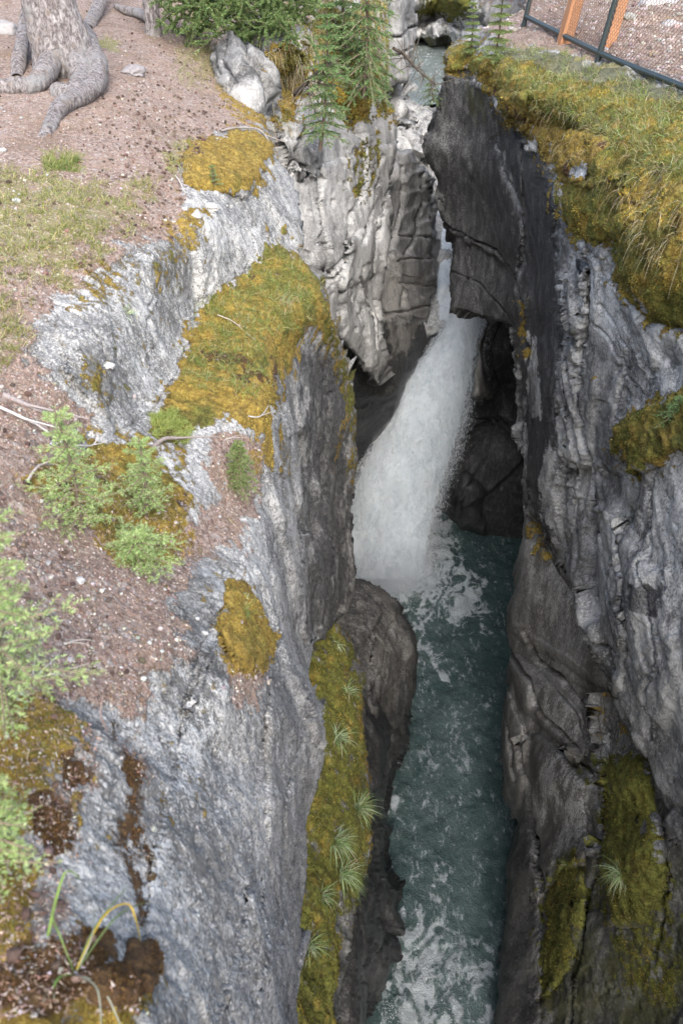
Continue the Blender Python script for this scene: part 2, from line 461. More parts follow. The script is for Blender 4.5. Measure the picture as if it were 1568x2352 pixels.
# ------------------------------------------------------------------ displacement recipes
ROT = np.array(Matrix.Rotation(.7, 3, 'X') @ Matrix.Rotation(.6, 3, 'Y') @ Matrix.Rotation(.4, 3, 'Z'))
def mk_disp(big=.12, bigs=1.2, mid=.04, mids=4, fine=.012, fines=18, aniso=(1, 1, .5), strat=0.0, sdir=(.3, 0, 1), sfreq=6, seed=0, lump=.05, pits=0.02):
    an = np.array(aniso)
    an_ = an
    def f(P, N, U, V, rough, A, B, gn):
        soft = np.clip(np.maximum(A[..., 0], A[..., 2]), 0, 1)
        k = rough * (1 - .75 * soft)
        Q = P + 0.07 * np.stack([fbm(P * 2 + 9, 2, seed + 60), fbm(P * 2 + 19, 2, seed + 61), fbm(P * 2 + 29, 2, seed + 62)], -1)
        v, e = facets(Q * an * bigs, seed + 1)
        d = big * (v * 1.0 - .07 * np.exp(-(e / .05) ** 2) * sstep(0, .4, fbm(P * 1.1 + 5, 2, seed + 70)))
        P = P + N * (d * k)[..., None]
        N = gn(P)
        v, e = facets(Q * an * mids, seed + 2)
        d = mid * (v - .5 * np.exp(-(e / .05) ** 2) * sstep(.05, .35, fbm(P * 1.7 + 2, 2, seed + 71))) * (.4 + .9 * sstep(-.3, .4, fbm(P * 1.3, 3, seed + 8)))
        d += mid * .9 * fbm(P * an * mids * .8, 4, seed + 3)
        if strat:
            s = (Q * np.array(sdir)).sum(-1) * sfreq
            fr = s - np.floor(s)
            d += strat * (fr - .5 - .8 * np.exp(-((fr - .97) / .05) ** 2)) * sstep(-.4, .3, fbm(P * 1.1, 2, seed + 44))
        P = P + N * (d * k)[..., None]
        N = gn(P)
        d = fine * fbm(P * an * fines, 4, seed + 4, .6)
        pn = fbm((P @ ROT) * np.array([1, 1, .7]) * fines * .8, 2, seed + 77)
        d -= pits * sstep(.28, .5, pn)
        dm = lump * (1 - np.abs(fbm(P * 6, 3, seed + 5)) * 2.2) + lump * .5 * fbm(P * 22, 3, seed + 6)
        ms = np.clip(A[..., 0], 0, 1)
        so = np.clip(A[..., 2], 0, 1)
        P = P + N * (d * rough * (1 - .8 * soft) + dm * ms + .35 * lump * fbm(P * 14, 3, seed + 7) * so)[..., None]
        return P
    return f

def P4(*a): return [(a[i], a[i + 1]) for i in range(0, len(a), 2)]
# ------------------------------------------------------------------ left bank: plateau, ledge and near wall
SILH = [(470, 60), (490, 140), (515, 205), (560, 235), (600, 265), (625, 320), (650, 380), (683, 450), (690, 540), (690, 590), (740, 645),
        (762, 700), (775, 770), (800, 870), (812, 960), (812, 1080), (808, 1200), (815, 1330), (800, 1400), (750, 1450), (705, 1490),
        (715, 1560), (735, 1630), (732, 1700), (725, 1760), (715, 1850), (705, 1900), (712, 1980), (700, 2050), (690, 2150), (680, 2200), (672, 2352), (655, 2800)]
L_poly = [(-700, -260), (430, -260)] + SILH + [(-700, 2800)]
L_ctrl = [
 (-700, -260, 'z', -1.3), (0, -260, 'z', -1.4), (430, -260, 'z', -1.6), (-700, 300, 'z', -1.6), (-300, 0, 'z', -1.6), (0, 0, 'z', -1.7), (300, 0, 'z', -1.8), (450, 20, 'z', -1.95),
 (0, 300, 'z', -1.7), (300, 300, 'z', -1.8), (0, 600, 'z', -1.75), (200, 600, 'z', -1.85), (400, 480, 'z', -2.0), (490, 140, 'z', -2.1),
 (515, 205, 'z', -2.15), (600, 290, 'z', -2.2), (560, 440, 'z', -2.16), (500, 380, 'z', -2.03), (620, 330, 'z', -2.2), (455, 505, 'z', -2.05), (600, 415, 'z', -2.18), (640, 400, 'z', -2.3), (685, 450, 'z', -2.55),
 (-700, 1200, 'z', -1.7), (-300, 800, 'z', -1.7),
 (150, 690, 'z', -1.9), (260, 640, 'z', -1.93), (340, 600, 'z', -1.97), (400, 550, 'z', -2.02), (80, 780, 'z', -1.88), (150, 850, 'z', -1.97), (240, 780, 'z', -2.03), (330, 720, 'z', -2.1),
 # foot of the step
 (250, 1005, 'z', -2.28), (340, 955, 'z', -2.4), (390, 880, 'z', -2.46), (440, 780, 'z', -2.5), (452, 695, 'z', -2.48), (560, 630, 'z', -2.52), (640, 570, 'z', -2.55), (665, 560, 'z', -2.6),
 # ledge
 (550, 700, 'z', -2.56), (500, 850, 'z', -2.54), (620, 690, 'z', -2.6), (600, 800, 'z', -2.62), (600, 900, 'z', -2.68), (610, 960, 'z', -2.75), (450, 950, 'z', -2.5), (360, 1010, 'z', -2.42),
 (690, 600, 'z', -2.66), (740, 655, 'z', -2.8), (700, 720, 'z', -2.75), (770, 770, 'z', -3.3), (660, 800, 'z', -2.9), (720, 800, 'z', -3.2),
 (640, 940, 'z', -3.0), (700, 930, 'z', -3.5), (760, 920, 'z', -4.0), (800, 890, 'z', -4.4), (812, 1050, 'z', -5.3), (810, 1200, 'z', -6.3), (815, 1330, 'z', -7.1), (760, 1435, 'z', -6.2),
 (630, 1060, 'z', -3.05), (700, 1060, 'z', -3.9), (760, 1060, 'z', -4.7), (620, 1200, 'z', -3.0), (700, 1200, 'z', -4.2), (760, 1200, 'z', -5.2), (650, 1330, 'z', -3.3), (720, 1330, 'z', -4.6),
 (705, 1490, 'z', -4.5), (640, 1480, 'z', -3.3), (735, 1640, 'z', -4.2), (650, 1650, 'z', -3.2), (715, 1850, 'z', -4.3), (640, 1850, 'z', -3.4),
 # near bank
 (0, 1000, 'z', -1.9), (130, 1000, 'z', -2.05), (0, 1200, 'z', -1.88), (200, 1100, 'z', -2.2), (300, 1200, 'z', -2.3), (430, 1150, 'z', -2.5), (450, 1280, 'z', -2.6), (540, 1150, 'z', -2.75), (560, 1300, 'z', -2.78), (180, 1300, 'z', -2.1), (300, 1400, 'z', -2.2),
 (0, 1500, 'z', -1.85), (200, 1500, 'z', -2.05), (350, 1500, 'z', -2.2), (500, 1500, 'z', -2.5), (580, 1500, 'z', -2.75), (0, 1800, 'z', -1.8), (200, 1750, 'z', -2.0), (350, 1750, 'z', -2.3), (500, 1750, 'z', -2.75),
 (0, 2050, 'z', -1.78), (150, 2050, 'z', -1.9), (300, 2050, 'z', -2.1), (450, 2050, 'z', -2.5), (600, 2050, 'z', -3.4), (700, 2050, 'z', -4.4),
 (0, 2352, 'z', -1.72), (250, 2300, 'z', -1.85), (330, 2352, 'z', -1.95), (450, 2352, 'z', -2.4), (580, 2352, 'z', -3.3), (672, 2352, 'z', -4.6), (0, 2800, 'z', -1.7), (330, 2800, 'z', -1.9), (655, 2800, 'z', -4.6), (-700, 2000, 'z', -1.7), (-700, 2800, 'z', -1.7)]
cushion = [(440, 335), (500, 300), (590, 292), (628, 330), (622, 370), (592, 420), (556, 458), (510, 442), (430, 430), (415, 375)]
ledge_moss = [(455, 700), (560, 628), (645, 535), (690, 590), (742, 645), (768, 740), (778, 800), (730, 770), (700, 750), (650, 850), (618, 930), (622, 1000), (628, 1090), (600, 1110), (590, 1010), (520, 955), (480, 960), (400, 1012), (335, 995), (390, 890), (430, 800)]
ledge_out = [(690, 590), (742, 645), (768, 740), (812, 900), (812, 1100), (800, 1100), (790, 900), (760, 800), (730, 760), (690, 700)]
near_moss = [(150, 1010), (340, 1005), (400, 1060), (440, 1170), (420, 1275), (300, 1290), (170, 1180), (60, 1100)]
patch_moss = [(515, 1350), (555, 1345), (605, 1420), (632, 1470), (618, 1510), (600, 1545), (540, 1540), (508, 1470)]
low_moss = [(-400, 1500), (60, 1540), (200, 1610), (210, 1680), (160, 1760), (140, 1900), (60, 1940), (75, 2040), (90, 2140), (200, 2150), (290, 2220), (330, 2300), (240, 2500), (-400, 2500)]
brown_clump = P4(300,2165, 345,2160, 362,2200, 355,2250, 320,2285, 270,2300, 215,2290, 220,2240, 290,2225)
soil_top = [(-700, -260), (540, -260), (540, 60), (525, 140), (560, 210), (600, 280), (500, 310), (430, 360), (410, 430), (440, 480), (380, 540), (300, 570), (200, 640), (120, 680), (60, 790), (120, 870), (200, 960), (130, 1010), (-700, 1010)]
soil_mid = [(-700, 1010), (200, 1010), (440, 1180), (560, 1080), (600, 1150), (560, 1260), (470, 1290), (400, 1400), (470, 1500), (380, 1560), (320, 1650), (200, 1620), (120, 1700), (-700, 1700)]
L_paint = [
 ('pale', P4(400,500, 690,430, 700,600, 600,620, 440,690, 420,620), 20, .32),
 ('pale', P4(560,1260, 640,1100, 680,1000, 720,1100, 640,1300, 560,1560, 420,1700, 350,1900, 330,1650), 40, .35),
 ('dark', P4(640,800, 760,790, 820,900, 820,1350, 760,1460, 700,1480, 690,1300, 700,1100, 690,950), 40, .7),
 ('dark', P4(600,1500, 735,1560, 735,1700, 700,1900, 650,1800, 600,1650), 50, .45),
 ('dark', P4(640,1900, 720,1900, 690,2400, 600,2400, 600,2100), 40, .4),
 ('dark', P4(220,900, 400,700, 440,700, 380,880, 250,1010), 25, .25),
 ('pale', P4(230,800, 400,640, 430,700, 330,900), 30, .3),
 ('dark', P4(400,1300, 500,1290, 500,1450, 540,1560, 440,1600, 400,1450), 40, .5),
 ('soil', soil_top, 30, .95), ('soil', soil_mid, 45, .75), ('soil', P4(530,1540, 610,1540, 590,1640, 520,1620), 20, .7),
 ('soil', P4(480,1000, 590,1000, 600,1120, 540,1150, 470,1080), 15, .9),
 ('soil', P4(-400,1650, 200,1620, 340,1700, 340,2000, 250,1640, 220,1800, 140,2100, 330,2352, -400,2352), 40, .45),
 ('green', P4(-300,370, 150,400, 340,440, 300,520, 150,640, -300,680), 50, .75),
 ('green', P4(-300,680, 60,700, 60,850, -300,900), 50, .5), ('green', P4(370,320, 430,330, 440,400, 380,400), 20, .7),
 ('green', P4(100,350, 190,350, 190,385, 100,385), 14, .9), ('green', P4(390,90, 470,120, 480,200, 400,200), 25, .5), ('green', P4(200,85, 270,85, 270,120, 210,120), 12, .9),
 ('moss', P4(80,600, 450,540, 450,700, 250,980, 60,900), 30, .29), ('moss', P4(300,1290, 640,1280, 560,1700, 330,2100, 180,2000, 200,1650), 40, .26), ('moss', P4(620,1000, 700,1000, 720,1300, 640,1300), 20, .25),
 ('moss', cushion, 10, 1.0), ('hue', cushion, 10, .1),
 ('moss', P4(515,200, 560,230, 605,262, 625,300, 600,292, 540,250, 505,225), 8, .9),
 ('moss', P4(430,480, 480,480, 490,510, 420,540, 400,520), 12, .7),
 ('moss', ledge_moss, 12, .95), ('hue', ledge_moss, 10, .35), ('moss', ledge_out, 8, .8), ('hue', ledge_out, 15, .75),
 ('hue', P4(560,630, 645,535, 742,645, 768,740, 700,740), 20, .6),
 ('hue', P4(335,995, 430,930, 500,960, 400,1020), 15, .6),
 ('hue', P4(500,900, 600,900, 640,1100, 590,1110, 560,980), 15, .0),
 ('moss', near_moss, 25, .85), ('hue', near_moss, 20, .4),
 ('moss', patch_moss, 8, 1.0), ('hue', patch_moss, 8, .05),
 ('moss', low_moss, 30, .68), ('hue', low_moss, 10, .15),
 ('pale', P4(417,1690, 440,1620, 500,1560, 480,1700, 400,1850, 330,2106, 310,2060, 360,1850), 20, .8), ('dark', P4(480,1640, 640,1640, 660,1800, 560,1900, 480,1800), 40, .3),
 ('moss', P4(255,1640, 285,1650, 300,1800, 325,2000, 330,2140, 305,2150, 285,1950, 262,1780), 8, .62), ('hue', P4(230,1600, 320,1600, 350,2160, 270,2160), 10, -.8),
 ('moss', brown_clump, 8, 1.0), ('hue', brown_clump, 14, -1.0), ('moss', P4(90,1850, 130,1840, 150,1900, 140,1970, 80,1990), 10, 1.0), ('hue', P4(60,1830, 150,1820, 170,1900, 150,1990, 60,1990), 14, -.9),
 ('moss', P4(195,2150, 240,2150, 260,2200, 215,2230), 8, .9), ('hue', P4(60,2140, 260,2140, 270,2240, 100,2352, -50,2300), 20, -.7), ('moss', P4(140,1760, 170,1760, 175,1800, 145,1810), 6, .9), ('hue', P4(130,1740, 190,1740, 190,1820, 130,1820), 8, -.9),
 ('hue', P4(80,600, 450,540, 450,700, 250,980, 60,900), 30, -.5),
 ('moss', P4(180,600, 290,610, 300,660, 240,700, 190,680), 25, .5), ('moss', P4(200,830, 250,850, 240,930, 200,900), 15, .6), ('moss', P4(330,560, 440,540, 450,640, 380,660), 25, .45),
 ('hue', P4(150,560, 450,540, 450,660, 250,950, 150,900), 25, .35),
]
L = rock_layer('bank', L_poly, L_ctrl, pitch=2.6, rnd_px=14, rnd_m=.22,
    steps=[(P4(640,1000, 720,1000, 740,1480, 690,1480, 640,1300, 655,1180), -.06, 4), (P4(385,1800, 430,1620, 520,1400, 560,1600, 560,1850, 500,2352, 320,2400, 350,1950), .035, 4), (P4(130,700, 240,700, 260,820, 240,960, 150,860), .03, 4), (P4(620,1560, 700,1560, 700,1900, 640,2352, 560,2352, 600,1850), .05, 5)],
    bulges=[(cushion, .16, 45), (patch_moss, .07, 22), (brown_clump, .05, 20), (P4(690,590, 742,645, 768,740, 812,900, 815,1000, 780,800, 720,700), .06, 12)],
    cracks=[(P4(500,1290, 520,1380, 470,1480, 430,1620, 385,1800, 350,1950, 330,2150, 320,2352), 3, .025), (P4(640,1090, 655,1200, 625,1320, 640,1420, 620,1560, 600,1700), 3, .03), (P4(600,1700, 560,1850, 540,2000, 500,2352), 3, .03), (P4(660,1500, 690,1560, 700,1650), 3, .04), (P4(690,1700, 650,1850, 655,2000, 630,2200), 3, .04), (P4(120,690, 200,740, 240,820, 230,900, 260,980), 2.5, .015), (P4(330,620, 360,680, 330,760, 340,860), 2.5, .02), (P4(455,690, 560,628, 645,565), 3, .02), (P4(250,1005, 345,950, 392,880, 440,780, 455,690), 3, .02), (P4(690,1000, 700,1200, 690,1400, 705,1480), 3, .05), (P4(760,900, 750,1100, 760,1300, 745,1440), 3, .06)],
    paint=L_paint, disp=mk_disp(.055, 1.3, .016, 5, .009, 30, (1, 1, .4), seed=3, lump=.022, pits=.010), mat=M_left, skirt=2.0)
tag(L.obj, kind='structure'); L.obj.name = 'ground'

# ------------------------------------------------------------------ far left wall
E_poly = P4(350,-200, 860,-200, 878,60, 890,150, 884,225, 912,283, 908,330, 890,400, 905,520, 890,600, 868,690, 874,760, 882,820, 870,892, 845,860, 800,800, 775,770, 740,900, 350,900)
E_ctrl = [(350, -200, 'y', 14), (600, -200, 'y', 15), (860, -200, 'y', 15), (480, 100, 'y', 12.6), (440, 40, 'y', 14), (500, 160, 'y', 11.0), (540, 130, 'y', 10.4), (545, 180, 'y', 9.95), (585, 95, 'y', 10.5), (560, 240, 'y', 9.45), (620, 330, 'y', 9.7), (600, 180, 'y', 9.9), (620, 110, 'y', 10.3), (560, 60, 'y', 12.2),
 (650, 200, 'y', 11.0), (690, 200, 'y', 10.8), (640, 290, 'y', 9.9), (700, 290, 'y', 10.4), (660, 400, 'y', 9.9), (720, 500, 'y', 10.1), (740, 640, 'y', 10.1), (700, 60, 'y', 11.4), (760, 120, 'y', 11.6), (800, 200, 'y', 11.8), (780, 300, 'y', 11.2), (730, 370, 'y', 10.4), (800, 450, 'y', 11.2),
 (800, 600, 'y', 10.8), (870, 400, 'y', 12.5), (905, 330, 'y', 13.0), (885, 230, 'y', 13.2), (880, 60, 'y', 13.4), (870, 890, 'y', 11.7), (870, 700, 'y', 12.0), (900, 520, 'y', 12.6), (775, 740, 'y', 10.4), (820, 760, 'y', 10.9), (820, 560, 'y', 11.0), (350, 400, 'y', 11.5), (350, 900, 'y', 9.5), (740, 900, 'y', 10.2)]
M_E_moss = P4(625,110, 690,115, 695,190, 680,290, 640,295, 620,200)
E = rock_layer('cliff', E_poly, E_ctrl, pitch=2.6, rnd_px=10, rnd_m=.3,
    bulges=[(M_E_moss, -.15, 20), (P4(760,190, 830,200, 830,270, 790,280), .18, 25), (P4(640,300, 740,340, 730,420, 660,380), .18, 25)],
    steps=[(P4(740,380, 905,330, 905,600, 860,640, 780,660, 745,600), .12, 5), (P4(660,380, 735,400, 745,460, 735,600, 690,640, 660,500), .15, 5), (P4(790,560, 900,480, 900,640, 872,700, 880,900, 780,800), .2, 5)],
    cracks=[(P4(515,120, 518,200), 4, .12), (P4(545,110, 548,170, 552,215), 4, .14), (P4(575,105, 578,180, 582,240), 4, .12), (P4(605,110, 606,200, 612,290), 3, .1), (P4(530,140, 533,200), 3, .08), (P4(690,370, 735,410, 738,480, 733,560, 745,640), 4, .25), (P4(830,330, 825,420, 800,500, 800,560, 740,640), 4, .15), (P4(870,360, 850,460, 830,560), 3, .12), (P4(740,650, 780,620, 800,580), 4, .2), (P4(895,400, 880,500, 862,600, 860,700, 868,780), 3, .12), (P4(700,300, 690,350, 700,390), 5, .15), (P4(830,640, 850,720, 862,800), 3, .1)],
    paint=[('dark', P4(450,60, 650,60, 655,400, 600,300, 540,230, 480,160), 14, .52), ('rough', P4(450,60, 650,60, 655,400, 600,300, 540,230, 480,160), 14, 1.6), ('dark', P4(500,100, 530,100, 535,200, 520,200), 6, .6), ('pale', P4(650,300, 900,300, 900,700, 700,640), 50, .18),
      ('dark', P4(560,230, 625,280, 650,400, 640,300, 620,200), 14, .35), ('dark', P4(640,300, 720,330, 760,380, 700,420, 650,360), 15, .5), ('dark', P4(540,100, 620,105, 620,150, 545,140), 12, .6), ('pale', P4(740,560, 880,700, 875,890, 800,760), 15, .5),
      ('moss', M_E_moss, 12, .95), ('hue', M_E_moss, 10, -.45), ('moss', P4(690,0, 890,0, 890,170, 885,240, 860,260, 830,280, 800,270, 760,200, 700,150), 30, .6), ('hue', P4(600,0, 890,0, 890,300, 700,300), 30, .65),
      ('moss', P4(755,190, 800,195, 830,230, 835,265, 800,280, 765,230), 12, 1.0), ('hue', P4(755,190, 800,195, 830,230, 835,265, 800,280, 765,230), 12, .3),
      ('moss', P4(640,110, 690,115, 690,165, 650,170), 8, 1), ('hue', P4(640,110, 690,115, 690,165, 650,170), 10, .55),
      ('moss', P4(850,230, 885,240, 890,270, 860,265), 12, .8), ('moss', P4(800,370, 845,320, 850,360, 830,400, 815,450, 800,430), 12, .7), ('hue', P4(780,300, 900,300, 900,460, 780,460), 12, .7),
      ('soil', P4(350,-200, 900,-200, 880,0, 700,60, 480,100), 20, .6), ('hue', P4(640,280, 680,280, 680,200, 640,200), 20, .3)],
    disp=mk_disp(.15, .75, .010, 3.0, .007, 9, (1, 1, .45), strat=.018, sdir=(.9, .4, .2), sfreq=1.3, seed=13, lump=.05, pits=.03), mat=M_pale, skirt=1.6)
tag(E.obj, kind='structure')

# wall behind the falls: bedded rock, wet rock and the dark hollow
B_poly = P4(850,330, 945,345, 965,395, 1000,432, 1004,520, 1008,690, 1040,714, 1112,740, 1118,680, 1360,680, 1360,1340, 700,1340, 700,700, 840,560)
B_ctrl = [(860, 340, 'y', 14), (905, 400, 'y', 13.8), (960, 400, 'y', 14.8), (1000, 450, 'y', 15.6), (1003, 600, 'y', 15.6), (1005, 690, 'y', 15.2), (920, 600, 'y', 13.9), (890, 750, 'y', 13.2), (960, 760, 'y', 14.4), (900, 900, 'y', 13.4),
 (840, 850, 'y', 13.0), (780, 900, 'y', 12.6), (700, 700, 'y', 12), (700, 1340, 'y', 12.5), (850, 1050, 'y', 14.2), (800, 1300, 'y', 13.9), (1040, 712, 'y', 15.1), (1110, 738, 'y', 15.1), (1000, 900, 'y', 15.4), (950, 1200, 'y', 15.4),
 (1118, 690, 'y', 15.0), (1100, 850, 'y', 14.6), (1100, 910, 'y', 14.6), (1100, 960, 'y', 15.2), (1150, 900, 'y', 15.5), (1200, 900, 'y', 15), (1360, 900, 'y', 14), (1360, 1340, 'y', 14.4), (1180, 1240, 'y', 15.2), (1050, 1150, 'y', 15.2), (1060, 1340, 'y', 15.6)]
lite = P4(1125,735, 1112,800, 1120,860, 1134,900, 1130,918, 1078,914, 1088,850, 1100,780)
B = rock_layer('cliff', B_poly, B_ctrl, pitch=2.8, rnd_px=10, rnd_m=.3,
    bulges=[(lite, 1.1, 12), (P4(1040,1040, 1090,980, 1140,960, 1200,1000, 1260,1100, 1240,1300, 1100,1290, 1030,1230, 1010,1110), 1.1, 90), (P4(1030,1120, 1070,1080, 1110,1130, 1120,1230, 1050,1230), .6, 40)],
    steps=[(P4(870,600, 1003,700, 985,740, 890,720, 860,700), .15, 4), (P4(905,570, 1003,600, 1000,640, 910,640), .1, 3)],
    cracks=[(P4(880,725, 940,712, 1000,700), 3, .15), (P4(930,380, 925,480, 905,560, 880,620), 3, .18), (P4(960,400, 965,470, 950,560, 925,640, 920,700), 3, .15), (P4(915,600, 1000,590), 2.5, .08), (P4(912,650, 1000,655), 2.5, .08), (P4(920,540, 1000,545), 2.5, .07),
            (P4(1130,960, 1110,1060, 1070,1120, 1050,1190), 3, .12), (P4(1080,960, 1140,970, 1200,1010), 4, .2), (P4(1150,740, 1135,800, 1150,900), 3, .1)],
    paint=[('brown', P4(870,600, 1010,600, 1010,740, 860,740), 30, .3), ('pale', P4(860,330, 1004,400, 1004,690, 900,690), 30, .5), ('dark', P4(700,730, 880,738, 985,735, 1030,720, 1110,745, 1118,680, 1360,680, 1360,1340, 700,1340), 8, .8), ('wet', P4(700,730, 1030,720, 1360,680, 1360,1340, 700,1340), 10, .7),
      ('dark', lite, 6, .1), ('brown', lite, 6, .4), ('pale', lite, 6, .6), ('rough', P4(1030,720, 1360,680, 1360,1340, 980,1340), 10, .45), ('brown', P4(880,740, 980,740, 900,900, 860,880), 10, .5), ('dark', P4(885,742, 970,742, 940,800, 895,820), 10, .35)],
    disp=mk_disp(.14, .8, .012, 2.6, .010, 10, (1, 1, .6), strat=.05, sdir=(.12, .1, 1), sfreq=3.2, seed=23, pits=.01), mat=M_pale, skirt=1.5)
tag(B.obj, kind='structure')

# ------------------------------------------------------------------ right bank and wall
R_poly = P4(1215,-260, 1205,20, 1165,45, 1120,62, 1065,85, 1022,122, 1015,170, 1003,212, 990,270, 975,335, 985,372, 1003,412, 1002,450, 1013,482, 1024,520, 1042,548, 1033,600, 1036,708, 1110,734, 1182,752, 1186,830, 1182,900, 1188,980, 1193,1015, 1212,1120, 1217,1165,
            1262,1235, 1280,1290, 1335,1350, 1345,1440, 1385,1500, 1425,1565, 1438,1640, 1462,1700, 1490,1740, 1508,1830, 1535,1900, 1575,1960, 1700,2060, 2100,2200, 2100,-260)
R_ctrl = [(1215, -260, 'z', -1.7), (2100, -260, 'z', -1.2), (1568, -120, 'z', -1.55), (1205, 30, 'z', -1.95), (1300, 90, 'z', -1.9), (1400, 130, 'z', -1.85), (1568, 190, 'z', -1.8), (2100, 300, 'z', -1.6), (1300, 0, 'z', -1.85),
 (1020, 128, 'z', -2.4), (1060, 110, 'z', -2.35), (1100, 110, 'z', -2.25), (1150, 150, 'z', -2.1), (1230, 160, 'z', -2.0), (1300, 230, 'z', -2.0), (1568, 330, 'z', -1.88), (1450, 300, 'z', -1.95), (1200, 215, 'z', -2.1),
 (1020, 170, 't', 11.3), (1080, 170, 't', 10.9), (1130, 225, 't', 10.2), (1180, 270, 't', 9.7), (1240, 300, 't', 9.0), (1310, 300, 't', 8.2), (1250, 400, 't', 8.6), (1300, 450, 't', 7.75), (1400, 400, 't', 6.9), (1568, 480, 't', 5.75),
 (1400, 500, 't', 6.75), (1500, 600, 't', 6.0), (1400, 640, 't', 6.9), (1568, 720, 't', 6.0), (1480, 740, 't', 6.5),
 (975, 335, 't', 11.8), (1010, 480, 't', 12.3), (1042, 548, 't', 12.2), (1036, 710, 't', 12.2), (1110, 735, 't', 11.6), (1180, 755, 't', 10.9), (1180, 620, 't', 10.7), (1080, 300, 't', 11.2), (1100, 450, 't', 11.4), (1180, 400, 't', 9.9), (1160, 500, 't', 10.6),
 (1290, 560, 't', 8.2), (1240, 600, 't', 9.2), (1280, 700, 't', 8.4), (1350, 570, 't', 7.4), (1225, 800, 't', 9.8), (1340, 900, 't', 7.9), (1280, 900, 't', 8.7), (1450, 900, 't', 6.9), (1568, 850, 't', 6.2), (1195, 900, 't', 10.7),
 (1200, 1000, 't', 10.6), (1215, 1165, 't', 10.4), (1262, 1235, 't', 9.7), (1240, 1000, 't', 9.7), (1280, 1050, 't', 8.9), (1290, 1200, 't', 9.0), (1340, 1150, 't', 8.1), (1340, 1350, 't', 8.3), (1425, 1560, 't', 7.6), (1490, 1740, 't', 7.1), (1568, 1950, 't', 6.7), (1450, 1200, 't', 7.0), (1430, 1400, 't', 7.2),
 (1568, 1150, 't', 6.1), (1568, 1500, 't', 6.1), (2100, 1000, 't', 4.0), (2100, 600, 't', 4.0), (2100, 1500, 't', 4.0), (2100, 2200, 't', 4.2), (1500, 1000, 't', 6.5)]
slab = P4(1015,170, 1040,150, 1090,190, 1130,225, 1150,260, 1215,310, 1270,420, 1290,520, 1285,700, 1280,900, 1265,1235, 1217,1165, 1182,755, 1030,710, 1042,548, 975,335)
topmoss = P4(1022,118, 1070,95, 1110,120, 1150,140, 1240,150, 1400,200, 1600,260, 2100,350, 2100,800, 1568,760, 1500,745, 1470,700, 1410,640, 1400,560, 1330,560, 1290,500, 1275,400, 1225,310, 1160,262, 1130,225, 1080,165, 1020,160)
greentop = P4(1130,120, 1240,110, 1400,150, 1600,220, 2100,300, 2100,420, 1568,330, 1450,290, 1300,250, 1180,220)
shelf = P4(1400,980, 1440,945, 1500,925, 1600,900, 1800,900, 1800,1080, 1568,1040, 1500,1070, 1440,1100, 1420,1060)
